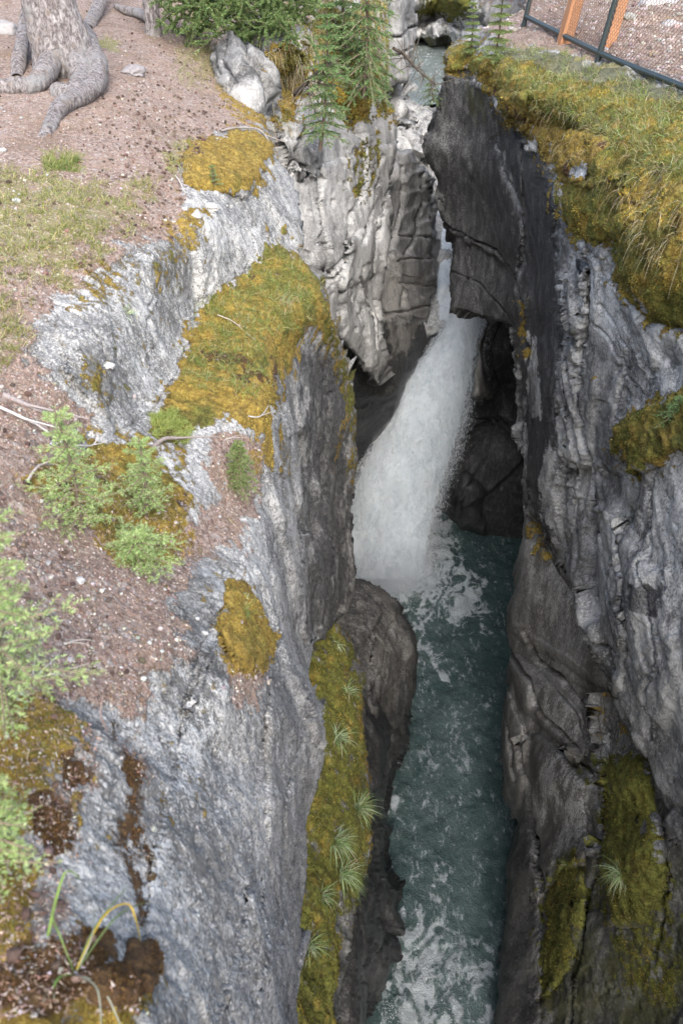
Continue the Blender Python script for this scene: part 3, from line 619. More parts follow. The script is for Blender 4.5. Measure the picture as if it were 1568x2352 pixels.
R = rock_layer('right_wall', R_poly, R_ctrl, pitch=2.6, rnd_px=10, rnd_m=.25,
    bulges=[(P4(1225,300, 1300,290, 1400,330, 1430,420, 1340,430, 1290,400), .2, 30), (P4(1310,420, 1440,400, 1460,500, 1400,560, 1310,520, 1290,460), .2, 30),
            (P4(1400,500, 1568,440, 1700,500, 1700,700, 1568,740, 1490,720, 1430,640), .25, 45), (P4(1350,300, 1500,280, 1620,340, 1620,450, 1450,470, 1360,390), .15, 40), (shelf, .28, 35),
            (P4(1022,118, 1070,95, 1150,130, 1130,170, 1020,160), .1, 15), (P4(1130,205, 1200,215, 1225,290, 1180,265, 1130,240), .2, 16), (P4(1300,365, 1350,360, 1355,400, 1330,425, 1290,410), .12, 10)],
    steps=[(P4(1285,500, 1345,560, 1340,1400, 1250,1220, 1275,1000), .12, 5), (P4(1335,560, 1400,640, 1480,740, 1600,780, 2000,780, 2000,2300, 1500,1800, 1430,1560, 1340,1350, 1345,900), .12, 6),
           (P4(960,150, 1130,200, 1200,330, 1190,640, 1130,585, 1070,550, 1010,505, 960,520), .16, 3), (P4(1030,555, 1075,545, 1075,640, 1110,735, 1030,720), .08, 2), (P4(1115,330, 1150,300, 1190,420, 1200,700, 1215,830, 1240,1235, 1310,1235, 1300,500, 1260,300, 1150,220), .06, 3), (P4(1345,1150, 1420,1180, 1450,1560, 1425,1600, 1330,1400), .12, 5)],
    cracks=[(P4(1140,330, 1165,410, 1190,480, 1198,560, 1190,640, 1205,760, 1208,820), 3.5, .07), (P4(1010,500, 1070,545, 1130,570, 1170,620), 3, .12), (P4(1036,620, 1100,650, 1180,740), 2, .05), (P4(1345,600, 1350,760, 1340,900, 1345,1100, 1340,1260), 4, .12),
            (P4(1375,700, 1420,770, 1440,830, 1410,900, 1400,980), 3, .1), (P4(1360,740, 1400,800, 1460,900), 2.5, .06), (P4(1270,480, 1282,640, 1280,800, 1278,1000, 1260,1120), 3, .06), (P4(1345,1180, 1370,1300, 1420,1400, 1460,1480, 1440,1600), 4, .12),
            (P4(1450,1100, 1430,1250, 1440,1350, 1480,1450), 3, .08), (P4(1395,1200, 1440,1300, 1430,1400), 3, .1), (P4(1340,1430, 1390,1480, 1430,1500), 4, .1), (P4(1500,1100, 1490,1300, 1520,1500, 1500,1700), 3, .07)],
    paint=[('dark', slab, 8, 1.35), ('dark', P4(1000,170, 1040,150, 1130,240, 1150,380, 1100,370, 1040,320, 985,400, 970,330), 30, .8), ('dark', P4(1000,470, 1180,600, 1185,760, 1030,710), 6, 1.2), ('rough', slab, 10, .28), ('dark', P4(1280,520, 1345,560, 1340,1000, 1300,1250, 1270,1200), 15, .35), ('rough', P4(1290,540, 1345,560, 1345,1260, 1280,1200), 6, 1.5),  # slab and recess: dark rock, blackened further to stand in for shade
      ('rough', P4(1345,600, 1400,640, 1450,780, 1410,850, 1400,1080, 1345,1080), 8, .3), ('pale', P4(1350,600, 1395,640, 1445,780, 1440,850, 1400,800, 1345,720), 8, .75), ('pale', P4(1440,1100, 1568,1080, 1700,1200, 1700,1500, 1500,1450, 1450,1250), 20, .4), ('dark', P4(1440,1080, 1500,1100, 1470,1220, 1430,1180), 12, .6), ('pale', P4(1400,860, 1430,780, 1500,760, 1700,800, 1700,900, 1440,940), 20, .35), ('dark', P4(1340,740, 1400,820, 1410,1000, 1400,1080, 1345,1060), 15, .6), ('rough', P4(1340,800, 1410,820, 1410,1060, 1345,1060), 10, .5),
      ('dark', P4(1212,760, 1235,800, 1250,960, 1222,960, 1208,860), 4, .0), ('pale', P4(1212,755, 1232,800, 1250,960, 1240,960, 1222,860, 1208,840), 4, .6), ('dark', P4(1262,1000, 1276,1060, 1278,1230, 1240,1190, 1232,1110), 3, .0), ('pale', P4(1262,1000, 1276,1060, 1278,1230, 1240,1190, 1232,1110), 3, .6), ('pale', P4(1200,880, 1210,900, 1208,960, 1198,950), 3, .4), ('dark', P4(1460,740, 1600,760, 1700,800, 1700,850, 1500,830), 12, .5),
      ('moss', topmoss, 12, .95), ('hue', topmoss, 10, .58), ('hue', P4(1130,200, 1300,300, 1380,330, 1340,420, 1280,400, 1225,310), 15, .12), ('hue', P4(1400,480, 1800,500, 1800,760, 1470,700), 20, .65), ('green', greentop, 20, 1.0), ('hue', greentop, 20, .6),
      ('moss', P4(1090,120, 1200,60, 1260,80, 1560,180, 1560,230, 1240,150), 15, .3), ('soil', P4(1100,60, 1205,-260, 2100,-260, 2100,260, 1568,195, 1230,105, 1160,110), 12, .95),
      ('moss', P4(1310,370, 1350,375, 1350,410, 1300,410), 4, 0), ('pale', P4(1300,370, 1350,375, 1350,410, 1300,410), 4, .4),
      ('moss', shelf, 14, .95), ('hue', shelf, 10, .6), ('moss', P4(1360,800, 1380,870, 1350,900), 8, .4), ('green', P4(1290,700, 1345,700, 1345,1200, 1290,1200), 15, .35), ('dark', P4(1470,1340, 1540,1350, 1520,1420, 1470,1400), 10, .8),
      ('green', P4(1345,1060, 1500,1080, 1480,1200, 1350,1180), 25, .35), ('brown', P4(1000,150, 1100,170, 1150,300, 1050,260), 15, .3),
      ('dark', P4(1138,335, 1150,340, 1195,480, 1205,640, 1208,760, 1196,700, 1188,560, 1165,430), 3, .5), ('pale', P4(1138,335, 1150,340, 1195,480, 1205,640, 1208,760, 1196,700, 1188,560, 1165,430), 3, .25), ('moss', P4(1190,690, 1205,690, 1215,820, 1200,820), 4, .6), ('green', P4(1060,180, 1120,220, 1110,290, 1080,260), 8, .6)],
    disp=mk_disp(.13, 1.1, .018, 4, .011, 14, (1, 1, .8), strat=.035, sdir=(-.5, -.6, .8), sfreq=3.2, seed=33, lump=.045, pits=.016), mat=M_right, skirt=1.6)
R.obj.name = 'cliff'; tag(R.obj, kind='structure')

# lower right: water-worn slabs
W_poly = P4(1200,1100, 1205,1200, 1190,1290, 1166,1400, 1163,1450, 1172,1500, 1162,1560, 1150,1640, 1146,1720, 1155,1810, 1182,1862, 1190,1880, 1172,1930, 1156,2000, 1160,2100, 1148,2200, 1140,2352, 1130,2800, 2100,2800, 2100,1800, 1560,1700, 1500,1300, 1340,1100)
W_ctrl = [(1200, 1100, 't', 10.9), (1205, 1200, 't', 10.9), (1190, 1290, 't', 11.1), (1165, 1420, 't', 11.5), (1170, 1500, 't', 11.7), (1150, 1640, 't', 11.9), (1150, 1720, 't', 11.9), (1180, 1860, 't', 12.0), (1160, 2000, 't', 11.5), (1158, 2100, 't', 11.3), (1140, 2352, 't', 10.8), (1130, 2800, 't', 10),
 (1260, 1260, 't', 10.2), (1280, 1350, 't', 9.9), (1340, 1500, 't', 9.4), (1250, 1450, 't', 10.5), (1240, 1600, 't', 10.5), (1300, 1650, 't', 9.9), (1400, 1560, 't', 8.7), (1430, 1700, 't', 8.4), (1210, 1750, 't', 10.9), (1260, 1800, 't', 10.0), (1300, 1900, 't', 9.8), (1370, 1900, 't', 9.0), (1370, 1700, 't', 9.2), (1400, 1780, 't', 8.4),
 (1200, 2000, 't', 10.9), (1250, 2100, 't', 10.3), (1240, 2300, 't', 10), (1300, 2100, 't', 9.3), (1300, 2300, 't', 9.2), (1370, 2050, 't', 8.8), (1390, 1950, 't', 8.3), (1450, 1800, 't', 7.8), (1500, 1850, 't', 7.6), (1450, 2000, 't', 7.6), (1450, 2150, 't', 7.9), (1568, 2100, 't', 7.2), (1568, 2352, 't', 7.2), (1420, 2352, 't', 8.2), (1500, 1300, 't', 8.5), (1340, 1100, 't', 10), (2100, 2352, 't', 5), (2100, 1800, 't', 5.2), (2100, 2800, 't', 5), (1400, 2800, 't', 8)]
ledgeA = P4(1385,1790, 1400,1750, 1470,1735, 1505,1790, 1520,1900, 1525,2040, 1480,2130, 1400,2120, 1380,2000)
ledgeB = P4(1250,2060, 1290,1975, 1320,1970, 1345,2010, 1350,2080, 1310,2220, 1255,2290, 1240,2200)
W = rock_layer('cliff', W_poly, W_ctrl, pitch=2.6, rnd_px=16, rnd_m=.35,
    bulges=[(ledgeA, .22, 35), (ledgeB, .15, 25), (P4(1175,1240, 1262,1240, 1330,1350, 1430,1560, 1420,1600, 1340,1560, 1250,1500, 1200,1480, 1165,1440), .3, 45), (P4(1185,1500, 1240,1540, 1330,1640, 1350,1720, 1330,1760, 1250,1680, 1190,1620, 1172,1560), .28, 30),
            (P4(1215,1680, 1250,1685, 1310,1740, 1345,1800, 1355,1880, 1345,1990, 1290,2000, 1240,2060, 1225,1950, 1200,1800), .3, 35), (P4(1330,1600, 1390,1580, 1400,1700, 1390,1860, 1375,1960, 1355,1860, 1345,1700), .25, 18), (P4(1150,1560, 1190,1640, 1215,1700, 1195,1850, 1180,1860, 1145,1740), .25, 18),
            (P4(1185,1880, 1220,1900, 1245,2060, 1240,2400, 1140,2400, 1160,1990), .25, 25), (P4(1190,1440, 1300,1500, 1400,1600, 1340,1580, 1230,1520), .05, 10)],
    cracks=[(P4(1195,1450, 1240,1520, 1290,1560, 1350,1640, 1360,1720, 1390,1780), 5, .28), (P4(1170,1500, 1210,1560, 1225,1620, 1300,1700, 1350,1770, 1365,1850), 5, .28), (P4(1205,1680, 1190,1720, 1215,1840, 1235,2000, 1240,2080), 5, .25), (P4(1390,1600, 1395,1700, 1380,1900, 1370,2000, 1350,2100), 5, .2),
            (P4(1210,1180, 1250,1250, 1300,1330, 1330,1430, 1420,1560), 5, .22), (P4(1510,1750, 1520,1900, 1535,2000, 1500,2200), 5, .25), (P4(1350,2060, 1340,2200, 1300,2352), 4, .2), (P4(1155,1640, 1175,1720, 1180,1790), 3, .1)],
    paint=[('rough', P4(1130,1150, 1360,1150, 1420,1560, 1400,1900, 1340,2000, 1240,2100, 1240,2400, 1100,2400), 20, .35), ('brown', P4(1130,1150, 1360,1150, 1420,1560, 1400,1760, 1360,2000, 1240,2100, 1240,2400, 1100,2400), 20, .2),
      ('dark', P4(1130,1150, 1420,1150, 1430,1560, 1350,1640, 1220,1680, 1130,1700), 20, .28), ('dark', P4(1240,2050, 1700,2050, 1700,2500, 1200,2500), 40, .7), ('wet', P4(1130,1150, 1230,1150, 1200,1500, 1220,1700, 1240,2400, 1100,2400), 10, .5), ('dark', P4(1130,1230, 1205,1240, 1185,1450, 1190,1640, 1200,1800, 1150,1800), 15, .4), ('dark', P4(1140,1900, 1240,1900, 1260,2400, 1120,2400), 15, .6),
      ('pale', P4(1225,1690, 1300,1740, 1340,1820, 1340,1930, 1270,2000, 1240,1900), 12, .6), ('pale', P4(1340,1600, 1385,1640, 1385,1900, 1360,1900), 8, .5), ('pale', P4(1200,1260, 1300,1330, 1340,1440, 1400,1540, 1340,1500, 1240,1420), 20, .3), ('pale', P4(1200,1530, 1260,1580, 1330,1680, 1320,1730, 1250,1650), 12, .35), ('dark', P4(1200,1450, 1280,1520, 1200,1520), 10, .5),
      ('moss', ledgeA, 14, 1.0), ('hue', P4(1200,1700, 1700,1700, 1700,2400, 1200,2400), 10, .95), ('moss', ledgeB, 10, 1.0), ('green', P4(1240,1950, 1700,1900, 1700,2400, 1240,2400), 30, .6), ('dark', P4(1350,2120, 1700,2100, 1700,2500, 1250,2500), 40, .5),
      ('moss', P4(1205,1195, 1240,1190, 1265,1290, 1235,1290), 8, .6), ('dark', P4(1205,1195, 1250,1190, 1280,1290, 1235,1290), 8, .6), ('moss', P4(1400,1590, 1440,1600, 1450,1680, 1420,1690), 8, .7), ('moss', P4(1500,1740, 1568,1750, 1568,1900, 1530,1900), 12, .8), ('moss', P4(1310,1720, 1350,1760, 1350,1800, 1315,1770), 6, .6), ('moss', P4(1400,2150, 1568,2050, 1568,2352, 1400,2300), 35, .55)],
    disp=mk_disp(.07, .9, .022, 3.0, .012, 12, (.8, 1, .6), seed=43, lump=.035, pits=.01), mat=M_low, skirt=1.5)
tag(W.obj, kind='structure')

# ------------------------------------------------------------------ lower left: mossy ledge over dark undercut rock
D_poly = P4(560,1380, 740,1445, 790,1455, 815,1500, 835,1570, 832,1640, 838,1700, 845,1760, 838,1830, 850,1880, 845,1950, 832,2010, 812,2080, 800,2150, 790,2230, 785,2352, 775,2800, 450,2800, 450,1380)
D_ctrl = [(450, 1380, 'z', -6.2), (740, 1445, 'z', -6.9), (790, 1460, 'z', -7.2), (705, 1500, 'z', -6.8), (815, 1510, 'z', -7.5), (760, 1550, 'z', -7.0), (835, 1600, 'z', -7.6), (730, 1700, 'z', -6.9), (840, 1760, 'z', -7.8), (770, 1750, 'z', -7.1), (720, 1850, 'z', -6.9), (850, 1880, 'z', -7.8), (780, 1900, 'z', -7.2), (830, 2010, 'z', -7.9), (710, 2050, 'z', -6.9), (770, 2080, 'z', -7.3), (800, 2150, 'z', -7.8), (690, 2200, 'z', -6.9), (785, 2350, 'z', -7.8), (680, 2350, 'z', -6.9), (775, 2800, 'z', -8), (450, 2800, 'z', -6.5), (450, 2000, 'z', -6.5)]
dm = P4(600,1400, 740,1440, 790,1455, 815,1500, 840,1580, 838,1700, 850,1800, 855,1880, 845,1990, 815,2080, 800,2200, 790,2400, 500,2400)
D = rock_layer('mossy_ledge', D_poly, D_ctrl, pitch=2.6, rnd_px=18, rnd_m=.45,
    paint=[('moss', dm, 12, .72), ('hue', dm, 10, .78), ('hue', P4(820,1600, 850,1700, 855,1850, 835,1800), 12, .3), ('soil', P4(700,1700, 760,1750, 780,1900, 720,2000), 20, .4), ('dark', P4(780,2080, 700,2200, 690,2352, 800,2352), 12, .4), ('moss', P4(775,2100, 800,2100, 800,2352, 770,2352), 8, .3)],  # ledge moss pushed to the darker green, its shade put into the colour
    disp=mk_disp(.08, 1.5, .04, 5, .014, 16, (1, 1, .5), seed=53, lump=.05), mat=M_low, skirt=1.6)
D.obj.name = 'cliff'; tag(D.obj, kind='structure')

U_poly = P4(560,1500, 800,1500, 890,1560, 935,1640, 925,1700, 915,1760, 905,1800, 895,1850, 903,1900, 892,1960, 905,2010, 935,2040, 920,2080, 905,2140, 890,2220, 882,2352, 875,2800, 450,2800, 450,1300)
U_ctrl = [(450, 1300, 't', 10), (870, 1300, 't', 13.2), (900, 1500, 't', 13.2), (925, 1700, 't', 13.5), (895, 1850, 't', 13.1), (903, 1900, 't', 12.9), (860, 1900, 't', 11.3), (840, 2000, 't', 10.6), (892, 1960, 't', 12.7), (935, 2040, 't', 12.4), (905, 2140, 't', 11.9), (870, 2100, 't', 11.2), (840, 2150, 't', 10.6), (882, 2352, 't', 11.4), (820, 2352, 't', 10.2), (780, 2200, 't', 9.6), (450, 1700, 't', 9), (450, 2352, 't', 8.5), (450, 2800, 't', 8), (875, 2800, 't', 10.5), (850, 1700, 't', 11.2), (880, 1750, 't', 12.3)]
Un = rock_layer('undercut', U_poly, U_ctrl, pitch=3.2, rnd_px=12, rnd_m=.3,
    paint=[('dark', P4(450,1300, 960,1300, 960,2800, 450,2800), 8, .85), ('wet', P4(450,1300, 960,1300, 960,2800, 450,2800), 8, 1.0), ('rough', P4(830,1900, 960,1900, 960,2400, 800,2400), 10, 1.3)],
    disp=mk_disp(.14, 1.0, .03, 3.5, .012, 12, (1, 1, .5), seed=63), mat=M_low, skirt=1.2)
Un.obj.name = 'cliff'; tag(Un.obj, kind='structure')

# the brown boulder wedged beside the pool
K_poly = P4(790,1330, 820,1332, 850,1340, 880,1362, 905,1390, 935,1425, 950,1455, 957,1500, 961,1550, 955,1590, 930,1640, 922,1690, 912,1760, 898,1820, 880,1900, 830,1950, 790,1900, 770,1600, 770,1400)
K_ctrl = [(790, 1330, 't', 12.6), (830, 1340, 't', 12.7), (880, 1362, 't', 12.8), (935, 1430, 't', 12.9), (957, 1520, 't', 12.9), (930, 1640, 't', 13.1), (912, 1760, 't', 13.3), (880, 1900, 't', 13.2), (900, 1500, 't', 12.1), (860, 1420, 't', 12.1), (800, 1450, 't', 11.6), (880, 1600, 't', 12.1), (830, 1600, 't', 11.3), (840, 1750, 't', 11.7), (790, 1900, 't', 11), (770, 1600, 't', 11), (870, 1750, 't', 12.4)]
K = rock_layer('boulder', K_poly, K_ctrl, pitch=2.6, rnd_px=16, rnd_m=.5,
    steps=[(P4(780,1330, 850,1440, 860,1560, 850,1640, 760,1640), -.15, 8)],
    cracks=[(P4(825,1400, 900,1500, 880,1600), 3, .04), (P4(870,1500, 850,1620, 830,1700), 3, .07), (P4(900,1430, 880,1560), 2.5, .04)],
    paint=[('brown', P4(760,1300, 980,1300, 980,1680, 760,1720), 12, .25), ('dark', P4(760,1300, 980,1300, 980,1680, 760,1720), 12, .62), ('dark', P4(760,1640, 890,1640, 940,1600, 980,1560, 980,1960, 760,1960), 12, .75), ('wet', P4(760,1600, 980,1600, 980,1960, 760,1960), 12, .6)],
    disp=mk_disp(.10, 1.4, .014, 4.5, .010, 16, (1, 1, .8), seed=73), mat=M_low, skirt=1.5)
tag(K.obj, 'rounded brown boulder wedged between the left wall and the pool', 'boulder')

# ------------------------------------------------------------------ far end of the gorge
F_poly = P4(840,-260, 1400,-260, 1400,300, 1180,500, 1100,760, 980,760, 860,600, 840,200)
F_ctrl = [(840, -260, 'y', 60), (1400, -260, 'y', 60), (950, 0, 'z', -4.2), (1050, 0, 'z', -4.0), (1200, 0, 'z', -3.6), (1000, 40, 'z', -4.9), (1000, 90, 'z', -5.4), (930, 60, 'z', -5.0), (960, 114, 'z', -5.85), (1020, 114, 'z', -5.85), (980, 135, 'z', -6.0), (960, 160, 'z', -5.85), (1010, 160, 'z', -5.85), (930, 160, 'z', -5.8), (1400, 112, 'z', -4), (1400, 300, 'z', -4),
 (880, 112, 'z', -5), (900, 200, 'z', -5.2), (950, 220, 'z', -5.7), (1000, 220, 'z', -5.75), (900, 260, 'z', -5.3), (960, 300, 'z', -5.6), (1010, 300, 'z', -5.9), (920, 350, 'z', -5.4), (960, 400, 'z', -5.7), (1010, 420, 'z', -6.1), (1020, 520, 'z', -6.3), (1030, 700, 'z', -7.1), (1100, 760, 'z', -7.6), (1180, 500, 'z', -6), (980, 760, 'z', -7.3), (960, 560, 'z', -6.2), (860, 600, 'z', -6)]
Fr = rock_layer('river_bed', F_poly, F_ctrl, pitch=2.6, rnd_px=3, rnd_m=.1,
    bulges=[(P4(935,80, 1000,50, 1060,70, 1110,60, 1110,105, 1000,108, 945,104), .9, 14), (P4(940,160, 1020,168, 1015,210, 930,225), .5, 8), (P4(890,200, 930,180, 960,230, 1000,250, 990,330, 960,300, 900,280), 1.0, 20), (P4(925,300, 985,330, 985,370, 950,345), .6, 10), (P4(955,390, 1000,400, 1000,440, 970,430), .4, 10)],
    paint=[('pale', P4(880,20, 1120,20, 1120,800, 850,800), 6, .85), ('moss', P4(1000,-60, 1090,-40, 1085,25, 1040,48, 1010,30, 960,35, 940,20, 960,0), 6, .85), ('hue', P4(900,-60, 1120,-60, 1120,60, 900,60), 6, .85), ('dark', P4(938,88, 1040,86, 1040,106, 950,106), 5, .65), ('green', P4(938,84, 1040,84, 1040,106, 940,106), 5, .7),
      ('soil', P4(840,-260, 1400,-260, 1400,0, 1100,20, 1080,-40, 840,-60), 8, .5), ('brown', P4(1100,0, 1400,0, 1400,200, 1100,150), 10, .4)],
    disp=mk_disp(.22, .6, .10, 1.6, .05, 4, (1, 1, 1.6), seed=83, pits=.04, lump=.1), mat=M_pale, skirt=0)
tag(Fr.obj, kind='structure')
G_poly = P4(800,-260, 960,-260, 948,60, 944,110, 934,180, 905,195, 890,235, 800,230)
G_ctrl = [(800, -260, 'y', 22), (960, -260, 'y', 24), (948, 60, 'y', 23), (934, 180, 'y', 21.5), (890, 235, 'y', 20), (800, 230, 'y', 19), (905, 80, 'y', 20.5), (880, 0, 'y', 19.5)]
G = rock_layer('far_cliff', G_poly, G_ctrl, pitch=2.6, rnd_px=6, rnd_m=.5, cracks=[(P4(885,75, 915,82, 945,60), 3, .4), (P4(890,140, 940,110), 2, .2)],
    paint=[('pale', P4(800,-60, 950,-60, 945,60, 900,80), 10, .25)], disp=mk_disp(.3, .4, .05, 1.5, .03, 5, (1, 1, .4), seed=93, pits=.02), mat=M_pale, skirt=3)
G.obj.name = 'cliff'; tag(G.obj, kind='structure')

# unseen outer ground reaching to the horizon, gorge floor, and the gorge running on under the bridge
def sheet(name, x0, x1, y0, y1, z, n, mat, amp=.1, attr=None, kind='structure'):
    X, Y = np.meshgrid(np.linspace(x0, x1, n), np.linspace(y0, y1, n))
    P = np.stack([X, Y, np.full(X.shape, z)], -1)
    P[..., 2] += amp * fbm(P * .4, 3, 5)
    i = np.arange(n * n).reshape(n, n)
    F = np.stack([i[:-1, :-1].ravel(), i[:-1, 1:].ravel(), i[1:, 1:].ravel(), i[1:, :-1].ravel()], -1)
    a = np.zeros((n * n, 4)); a[:] = attr or (0, 0, 1, 0)
    o = np_mesh(name, P.reshape(-1, 3), F, mat, attrs={'ma': a, 'mb': np.zeros((n * n, 4))})
    return tag(o, kind=kind)
sheet('ground', -400, -2.2, -200, 500, -2.15, 60, M_left, .05)
sheet('ground', 4.2, 400, -200, 500, -2.3, 60, M_right, .05)
sheet('river_bed', -6, 8, -12, 40, -13.2, 30, M_low, .1, (0, 0, 0, 1))
def vwall(name, pts, z0, z1, mat, seed):
    n = 90; m = 60
    s = np.linspace(0, len(pts) - 1, n); px = np.interp(s, range(len(pts)), [p[0] for p in pts]); py = np.interp(s, range(len(pts)), [p[1] for p in pts])
    X, Zz = np.meshgrid(px, np.linspace(z1, z0, m)); Y = np.meshgrid(py, np.arange(m))[0]
    P = np.stack([X, Y, Zz], -1); P = P + .3 * np.stack([fbm(P * .8, 4, seed), fbm(P * .8, 4, seed + 1), 0 * X], -1)
    i = np.arange(n * m).reshape(m, n)
    F = np.stack([i[:-1, :-1].ravel(), i[:-1, 1:].ravel(), i[1:, 1:].ravel(), i[1:, :-1].ravel()], -1)
    return tag(np_mesh(name, P.reshape(-1, 3), F, mat, attrs={'ma': np.tile((0, 0, 0, .5), (n * m, 1)), 'mb': np.zeros((n * m, 4))}), kind='structure')
vwall('cliff', [(-3.4, 30), (-3.0, 12), (-2.0, 6), (-1.3, 2), (-1.1, -2), (-1.2, -10)], -13.2, -2.9, M_low, 5)
vwall('cliff', [(4.6, 15.5), (3.6, 12), (3.3, 6), (3.1, 2), (3.0, -2), (3.3, -10)], -13.2, -3.2, M_low, 8)

# ------------------------------------------------------------------ water
def make_water(name, deep=(.030, .074, .071), milky=(.21, .29, .28), bump=.9, sc_=9):
    m, nt, bs = mat_new(name); b = NB(nt)
    co = b.coord(); a = b.attr('ma'); s = b.n('ShaderNodeSeparateColor'); b.link(a.outputs['Color'], s.inputs[0])
    foam_a, milk_a = s.outputs[0], s.outputs[1]
    st = b.mapping(co, (1, .6, 1))
    n1 = b.noise(st, sc_, 5, .65, .8); n2 = b.noise(co, sc_ * 4, 4, .7, .4); nb = b.noise(co, 1.8, 4, .6, .5)
    lace = b.math('ABSOLUTE', b.math('SUBTRACT', b.noise(st, 3.6, 7, .68, .6), .5))
    lc = b.math('SUBTRACT', 1, b.math('MULTIPLY', lace, 9, clamp=True))
    f = b.math('ADD', foam_a, b.math('MULTIPLY', b.math('SUBTRACT', n1, .5), .9))
    f = b.math('ADD', f, b.math('MULTIPLY', lc, b.math('MULTIPLY', foam_a, .55)))
    fl = b.ss(b.math('ADD', b.math('MULTIPLY', b.noise(b.mapping(co, (1, .4, 1)), 16, 4, .8), .6), b.math('MULTIPLY', b.noise(b.mapping(co, (1, .3, 1)), 4, 5, .7), .4)), .53, .64)  # pale flecks painted on for sky glints, coloured like the foam
    fm = b.math('MAXIMUM', b.ss(f, .48, .95), b.math('MULTIPLY', fl, b.math('ADD', .25, b.math('MULTIPLY', milk_a, .6))))
    c = b.mix(b.math('ADD', milk_a, b.math('MULTIPLY', b.math('SUBTRACT', nb, .5), .5)), deep, milky)
    c = b.mix(fm, c, b.mix(n2, (.55, .63, .66), (.86, .90, .92)))
    b.link(c, bs.inputs['Base Color'])
    b.link(b.math('ADD', .07, b.math('MULTIPLY', fm, .6)), bs.inputs['Roughness'])
    bs.inputs['IOR'].default_value = 1.33
    bs.inputs['Specular IOR Level'].default_value = 1.0
    nr = b.bump(b.math('ADD', n1, b.math('MULTIPLY', n2, .35)), bump, .12)
    nr = b.bump(b.math('ADD', fm, n2), .35, .04, nr)
    b.link(nr, bs.inputs['Normal'])
    return m
M_water = make_water('glacial_water')
def surf(name, x0, x1, y0, y1, zf, step, mat, foam):
    X, Y = np.meshgrid(np.arange(x0, x1, step), np.arange(y0, y1, step))
    P = np.stack([X, Y, zf(X, Y)], -1)
    u, v, _ = proj(P)
    A = foam(u, v, P)
    P[..., 2] += .06 * fbm(P * np.array([2.2, 1.6, 1]), 4, 3) + .045 * fbm(P * 6, 3, 4) + .07 * A[..., 0] * fbm(P * 5, 4, 9)
    n, m = X.shape; i = np.arange(n * m).reshape(n, m)
    F = np.stack([i[:-1, :-1].ravel(), i[:-1, 1:].ravel(), i[1:, 1:].ravel(), i[1:, :-1].ravel()], -1)
    return tag(np_mesh(name, P.reshape(-1, 3), F, mat, attrs={'ma': A.reshape(-1, 4)}), kind='structure')
def pool_foam(u, v, P):
    A = np.zeros(u.shape + (4,))
    n = fbm(np.stack([u / 60, v / 60, 0 * u], -1), 4, 8)
    n = .6 * n + .9 * fbm(np.stack([u / 26, v / 20, 0 * u], -1), 4, 18)
    def add(ch, pp, fe, val):
        fe = fe * 1.5
        d = sdist(u, v, pp)[0]
        A[..., ch] = np.maximum(A[..., ch], val * sstep(-fe, fe, d + n * fe))
    add(0, P4(780,1180, 1000,1180, 1005,1260, 985,1330, 940,1400, 930,1430, 780,1400), 35, 1.0)
    add(0, P4(900,1240, 1040,1180, 1090,1290, 1130,1360, 1110,1440, 1020,1420, 960,1500, 930,1440, 900,1350), 40, .64)
    add(0, P4(930,1400, 985,1430, 1030,1520, 1060,1570, 1010,1590, 960,1540), 35, .62)
    add(0, P4(1020,1180, 1190,1180, 1180,1700, 1060,1650, 980,1480), 50, .30)
    add(1, P4(880,1750, 1200,1750, 1200,2100, 880,2100), 120, .45)
    add(1, P4(780,1180, 1060,1180, 1060,1600, 900,1600), 80, .6)
    add(0, P4(890,1790, 930,1830, 930,1900, 900,1870), 15, .55)
    add(0, P4(890,2050, 970,2070, 1020,2140, 1040,2600, 870,2600), 60, .72)
    add(0, P4(940,2120, 1160,2120, 1150,2600, 960,2600), 70, .5)
    add(0, P4(880,1880, 1000,1900, 1150,1950, 1150,2080, 960,2080, 900,2000), 60, .36)
    add(0, P4(900,1560, 1150,1600, 1150,1900, 900,1900), 80, .34)
    add(1, P4(880,2100, 1200,2100, 1200,2600, 880,2600), 60, .8)
    W_ = P[..., :2] * np.array([1.0, .75])
    W3 = np.dstack([W_, u * 0])
    wx = fbm(W3 * 1.3 + 4, 3, 41); wy = fbm(W3 * 1.3 + 14, 3, 42)
    Wp = W3 + .55 * np.dstack([wx, wy, u * 0])
    lace = 1 - np.abs(fbm(Wp * 2.4, 4, 43, .55)) * 4.5
    lace2 = 1 - np.abs(fbm(Wp * 6.0 + 9, 3, 44, .6)) * 4.0
    lc = np.clip(.62 * lace + .5 * lace2, -.6, 1)
    b0 = A[..., 0]
    near = np.clip((b0 - .75) / .25, 0, 1)
    A[..., 0] = np.clip(b0 * near + (1 - near) * (b0 * (.95 + .62 * lc)), 0, 1)
    trail = sstep(.55, .95, lace) * sstep(-.1, .25, fbm(W3 * .8 + 33, 3, 45)) * .42
    A[..., 0] = np.maximum(A[..., 0], trail * (v > 1250))
    A[..., 1] = np.maximum(A[..., 1], .3)
    add(1, P4(900,1500, 1200,1560, 1200,2700, 870,2700), 120, .6)
    A[..., 3] = 1
    return A
def pool_z(X, Y):
    return -12.0 - .75 * sstep(4.9, 3.6, Y) - .15 * sstep(8.0, 5.5, Y)
pool = surf('water', -1.5, 5.5, -6, 16.4, pool_z, .024, M_water, pool_foam)
M_far = make_water('river_water', (.16, .19, .175), (.24, .27, .25), .12, 5)
surf('water', -2, 12, 23.5, 32, lambda X, Y: X * 0 - 5.55, .15, M_far, lambda u, v, P: np.dstack([u * 0, u * 0 + .5, u * 0, u * 0 + 1]))

